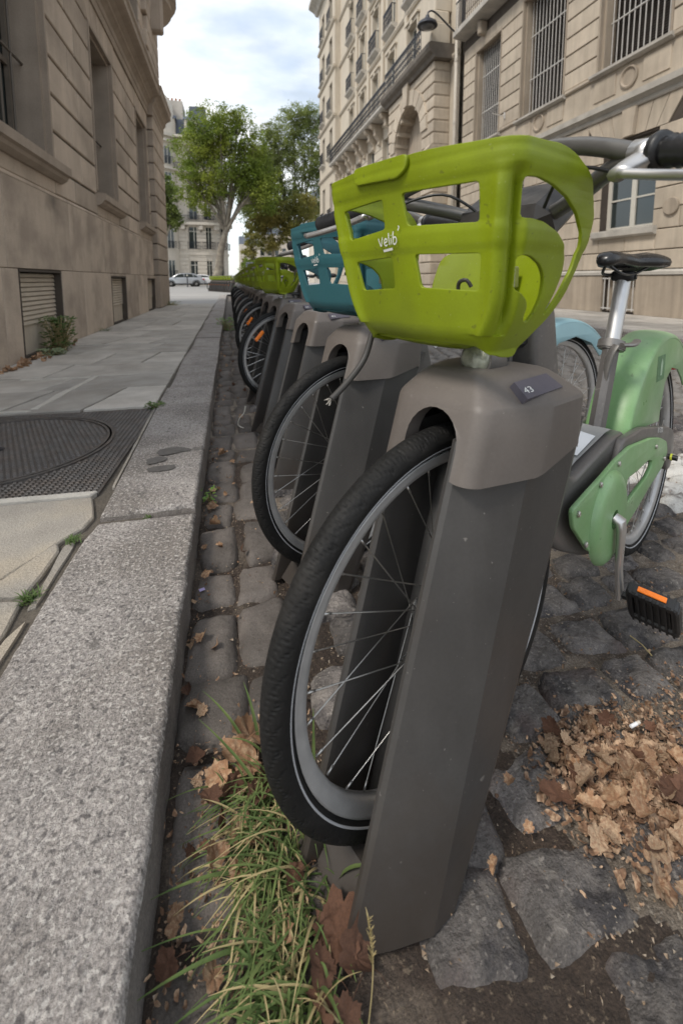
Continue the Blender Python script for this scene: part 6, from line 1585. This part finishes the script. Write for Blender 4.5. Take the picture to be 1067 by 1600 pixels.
# pile at the right, on the setts beside the nearest dock
LP = empty('leaf_pile', (.65, .58, 0), 0, 'heap of brown dead leaves and leaf crumbs on the cobbles right of the nearest dock', 'leaf pile')
def pile():
    while True:
        x = R.gauss(.675, .085); y = R.gauss(.575, .060)
        if x < .485 or y < .43: continue
        if y > .72 or x+.2*y < .60: continue
        return x, y, .006+R.random()*.013*math.exp(-(((x-.68)/.12)**2+((y-.56)/.08)**2))
crumbs(LP, 3400, pile, M_crumb, .004, .022, base=(.65,.58))
def strip():
    return R.uniform(.62, 1.1), R.gauss(.66, .05), .008
crumbs(LP, 900, strip, M_crumb, .003, .014, base=(.65,.58))
for x, y, s, z in ((.515,.600,.085,.022), (.553,.575,.07,.024), (.535,.535,.052,.02), (.575,.61,.06,.028), (.60,.57,.07,.028), (.632,.545,.055,.028), (.655,.50,.06,.022), (.61,.505,.05,.02), (.70,.56,.075,.03), (.74,.54,.085,.03), (.765,.50,.07,.025),
                   (.72,.49,.055,.022), (.69,.455,.06,.02), (.745,.455,.065,.02), (.585,.475,.075,.018), (.61,.45,.06,.018), (.80,.54,.07,.03), (.66,.60,.06,.03), (.63,.63,.05,.028), (.71,.61,.06,.028), (.76,.60,.055,.024), (.83,.50,.08,.02), (.57,.65,.045,.022), (.60,.68,.04,.018), (.55,.66,.04,.016), (.68,.52,.05,.03), (.655,.57,.055,.034)):
    put_leaf(LP, x, y-.025, z-.006, s*.80, R.choice((M_leaf, M_leaf, M_leaft, M_leafdk)), .30, base=(.65,.58,0))
for k in range(46):
    x, y, z = pile(); put_leaf(LP, x, y, z+.006, R.uniform(.022,.042), R.choice((M_leaf, M_leaft, M_leafdk)), .5, base=(.65,.58,0))
# leaves under and beside the grass, next to the kerb
LQ = empty('leaf_pile', (.0, .66, 0), 0, 'drift of curled brown leaves lying in the gutter beside the grass and front wheel', 'leaf pile')
for x, y, s, m in ((-.045,.735,.062,M_leaf), (-.01,.77,.075,M_leaf), (.015,.80,.085,M_leaf), (-.055,.70,.045,M_leafdk), (-.02,.715,.055,M_leafdk), (.01,.74,.06,M_leaf), (-.035,.665,.04,M_leafdk), (-.01,.65,.05,M_leaf), (.02,.69,.05,M_leafdk), (.045,.72,.05,M_leafdk),
                   (-.04,.62,.04,M_leaf), (-.01,.60,.045,M_leaf), (.02,.63,.045,M_leaf), (.115,.500,.085,M_leafdk), (.135,.475,.06,M_leafdk), (.09,.47,.05,M_leafdk), (.08,.44,.055,M_leafdk), (.11,.43,.05,M_leafdk), (.05,.52,.04,M_leaf), (.07,.57,.045,M_leafdk)):
    put_leaf(LQ, x, y, .016+R.random()*.014, s, m, .4, base=(0,.66,0))
crumbs(LQ, 900, lambda: (R.gauss(.01,.05), R.gauss(.64,.10), .006+R.random()*.008), M_crumb, .003, .013, base=(0,.66))
# single leaves and litter along the gutter and the row
LR = empty('scattered_leaves', (.0, 1.6, 0), 0, 'loose dry leaves and crumbs scattered along the gutter between kerb and docks', 'fallen leaves')
for k in range(70):
    y = .30+R.random()**1.6*7; x = R.gauss(-.075, .03) if R.random() < .7 else R.uniform(-.1, .12)
    if x < -.118: x = -.112
    put_leaf(LR, x, y, .014, R.uniform(.018, .042), R.choice((M_leaf, M_leaft, M_leafdk)), .45, base=(0,1.6,0))
for x, y, s in ((-.105,.425,.042), (-.098,.56,.022), (-.098,.90,.035), (-.085,1.75,.05), (-.075,1.62,.05), (-.09,1.9,.04), (-.06,2.3,.05), (.52,.34,.022), (.36,.52,.028), (.45,.62,.026), (.44,.55,.02)):
    put_leaf(LR, x, y, .012, s, M_leaf, .3, base=(0,1.6,0))
crumbs(LR, 1500, lambda: (R.gauss(-.095,.02) if R.random() < .7 else R.uniform(-.11,.15), .3+R.random()**1.5*6, .001), M_crumb, .003, .013, base=(0,1.6))
crumbs(LR, 6500, lambda: (R.uniform(.42,1.9), .42+R.random()**1.4*2.6, -.005+R.random()*.008), M_crumb, .002, .010, base=(0,1.6))
# dry litter along the left wall
LW_ = empty('wall_litter', (-1.88, 5.2, .1), 0, 'dry orange leaves and twigs heaped against the foot of the left wall', 'fallen leaves')
for k in range(60): 
    y = R.gauss(5.0, .45); o = put_leaf(LW_, -1.88+abs(R.gauss(0,.06)), y, .015, R.uniform(.04,.09), M_leaf, .5, base=(-1.88,5.2,0))
def blade(bm, base, d, L_, w_, droop, seg=7, up=1.0):
    d = Vector(d); side_ = Vector((-d.y, d.x, 0)).normalized(); pr = None
    for k in range(seg+1):
        t = k/seg; p = Vector(base)+Vector((d.x*L_*t**1.3, d.y*L_*t**1.3, up*L_*(t-droop*t*t))); ww = w_*(1-t**2.2)*.5+.0002
        cur = (bm.verts.new(p-side_*ww), bm.verts.new(p+Vector((0,0,-ww*.5))), bm.verts.new(p+side_*ww))
        if pr:
            bm.faces.new((pr[0], pr[1], cur[1], cur[0])); bm.faces.new((pr[1], pr[2], cur[2], cur[1]))
        pr = cur
bm = bmesh.new(); bs = bmesh.new()
for k in range(720):
    y = R.uniform(.42, .74); x = .055+R.gauss(0, .032)+(.55-y)*.05
    a = R.uniform(0, 2*PI); d = Vector((math.cos(a)*.5-.40, math.sin(a)*.5-.22, 0)); dry = R.random() < .27
    if x+d.x*.1 > .20: continue
    blade(bs if dry else bm, (x, y, 0), d, R.uniform(.05, .155), R.uniform(.0016,.0042), R.uniform(.45,1.05), 7, R.uniform(.35,1.0))
for bx, by, dx, dy, L_, up, dr in ((.03,.70,-.62,.55,.17,.62,.30), (.05,.74,-.5,.1,.14,.9,.5), (-.01,.60,-.95,-.15,.13,.55,.6), (.0,.52,-1.0,-.2,.14,.5,.7), (.13,.56,.55,-.35,.13,.95,.62), (.14,.55,.75,-.25,.12,1.0,.55), (.125,.60,.45,.1,.10,1.1,.45),
                               (.04,.5,-.3,-.4,.18,.9,.5), (.08,.46,.1,-.5,.16,1.0,.45), (.02,.47,-.5,-.5,.16,.7,.5), (.14,.68,.15,.2,.13,1.1,.3), (.12,.70,.05,.3,.12,1.1,.2), (.15,.70,.1,.2,.10,1.2,.2), (.01,.78,-.55,.5,.15,.8,.4), (.03,.80,-.2,.6,.12,.8,.4)):
    blade(bm, (bx, by, .01), (dx, dy, 0), L_, .0060, dr, 10, up)
gr = obj('grass', bm, M_grass, smooth=True); tag(gr, 'green grass growing from the gutter around the nearest front wheel and dock foot', 'grass', kind='stuff')
for k in range(7):
    blade(bs, (R.uniform(.03,.12), R.uniform(.40,.5), .01), (R.uniform(-.5,.3), R.uniform(-.4,.1), 0), R.uniform(.12,.2), .0022, .3, 8, 1.0)
gd = obj('dry_grass', bs, M_straw, smooth=True); tag(gd, 'straw coloured dry blades mixed through the green grass by the front wheel', 'dry grass', kind='stuff')
st = empty('seed_stalk', (.135, .425, 0), 0, 'single dry grass stalk with a seed head standing in front of the nearest dock foot', 'grass stalk')
bm = bmesh.new(); pts = smoothpts([(0,0,.0), (.006,.004,.05), (.009,.012,.09), (.005,.018,.125)], 4, False); tube(bm, pts, .0009, 5); obj('stem', bm, M_straw, st)
bm = bmesh.new()
for k in range(34):
    p = Vector(pts[-1]).lerp(Vector(pts[6]), k/34); a = R.uniform(0, 2*PI); blade(bm, p, (math.cos(a)*.5, math.sin(a)*.5, 0), .011, .0016, .1, 3)
obj('seed_head', bm, M_straw, st)
def weed(name, loc, label, n, r, h, ms=M_weed, leafy=True, tuft=False, cat='weed'):
    t = empty(name, loc, 0, label, cat); bm = bmesh.new(); sb = bmesh.new()
    for k in range(n):
        a = R.uniform(0, 2*PI); q = R.random()**.6*r
        if tuft: blade(bm, (R.gauss(0,r*.3), R.gauss(0,r*.3), 0), (math.cos(a)*.8, math.sin(a)*.8, 0), h*R.uniform(.5,1.2), .0028 if h < .2 else .006, .5, 5)
        else:
            c = Vector((q*math.cos(a), q*math.sin(a), h*R.random()**.8)); s = R.uniform(.3,.6)*min(r, .12)*.8
            u = Vector((math.cos(a+.4), math.sin(a+.4), R.uniform(-.4,.6))).normalized(); v = u.cross(Vector((0,0,1))).normalized(); w_ = u.cross(v)*-.2
            P = [c-u*s*.5, c-u*s*.1+v*s*.30, c+u*s*.3+v*s*.22, c+u*s*.6, c+u*s*.3-v*s*.22, c-u*s*.1-v*s*.30]; cc = bm.verts.new(c+w_*s); vv = [bm.verts.new(p) for p in P]
            for i in range(6): bm.faces.new((cc, vv[i], vv[(i+1) % 6]))
            if k % 3 == 0: tube(sb, [(c.x*.3, c.y*.3, 0), c*.6+Vector((0,0,.01)), c], .0012 if r < .1 else .003, 4, cap=False)
    tag(obj('foliage', bm, ms, t, smooth=True), kind='stuff')
    if len(sb.verts): obj('stems', sb, M_straw, t)
    else: sb.free()
    return t
weed('wall_plant', (-1.83, 5.62, .1), 'bushy green weed growing at the foot of the left wall by the shuttered vent', 420, .17, .38, cat='plant')
weed('wall_weed', (-1.80, 5.30, .1), 'low grey green weed on the paving in front of the bushy wall plant', 120, .13, .07, mat('grey_weed', (.20,.24,.13), .7, var=.3, vs=20))
weed('wall_weed', (-1.84, 7.6, .1), 'thin weed tuft at the wall foot between the first and second vents', 60, .12, .10, tuft=True)
weed('wall_weed', (-1.78, 14.9, .1), 'patch of weeds at the foot of the corner pilaster of the left building', 160, .35, .12)
weed('kerb_weed', (-.475, 1.46, .095), 'small tuft of weed in the crack beside the kerb joint', 46, .028, .028, tuft=True)
weed('kerb_weed', (-.50, 1.205, .093), 'dark green tuft in the cracked concrete, nearest weed on the pavement', 70, .032, .032, tuft=True)
weed('kerb_weed', (-.46, 2.95, .1), 'green weed at the far corner of the manhole cover', 80, .06, .03)
weed('kerb_weed', (-.29, 1.567, .09), 'sparse weed growing in the open joint across the kerb', 22, .035, .018, tuft=True)
weed('gutter_weed', (-.095, 1.83, .0), 'bright green leafy seedling at the foot of the kerb', 26, .045, .05, mat('bright_leaf', (.16,.30,.04), .5, var=.2, vs=40, trans=.2))
weed('gutter_weed', (-.06, 8.3, .0), 'yellow green weed far along the gutter beside the dock row', 130, .18, .22, mat('bright_leaf', (.16,.30,.04), .5))
cb = empty('cigarette_end', (.735, .640, .028), .15, 'white cigarette end lying on top of the leaf pile', 'cigarette end')
bm = bmesh.new(); tube(bm, [(-.010,0,0), (.006,0,0)], .0032, 10); obj('paper', bm, M_paper, cb); bm = bmesh.new(); tube(bm, [(.0061,0,0), (.014,0,0)], .0031, 10); obj('filter', bm, mat('filter_tip', (.62,.56,.48), .8), cb)
bm = bmesh.new(); tube(bm, [(0,0,0), (.004,.03,.002), (.002,.062,0)], .0016, 5); tag(obj('twig', bm, M_straw, None, loc=(.93, .78, .012)), 'pale straight twig on the cobbles beyond the leaf pile', 'twig')
bm = bmesh.new(); box(bm, -.008, -.004, 0, .008, .005, .0012); tag(obj('plastic_scrap', bm, M_pink, None, loc=(-.098, 1.27, .008), rot=(.2, .1, .5)), 'tiny violet scrap of plastic in the gutter by the kerb', 'scrap')
bm = bmesh.new(); tube(bm, smoothpts([(.0,0,.13), (-.01,.0,.09), (-.035,.0,.06), (-.045,.01,.02), (-.03,.0,.004), (-.015,-.02,.004)], 5, False), .003, 6); tag(obj('cable_tie', bm, M_winframe, None, smooth=True, loc=(.075, 2.74, 0)), 'thin pale cord curling on the ground at the foot of the fourth dock', 'cord')
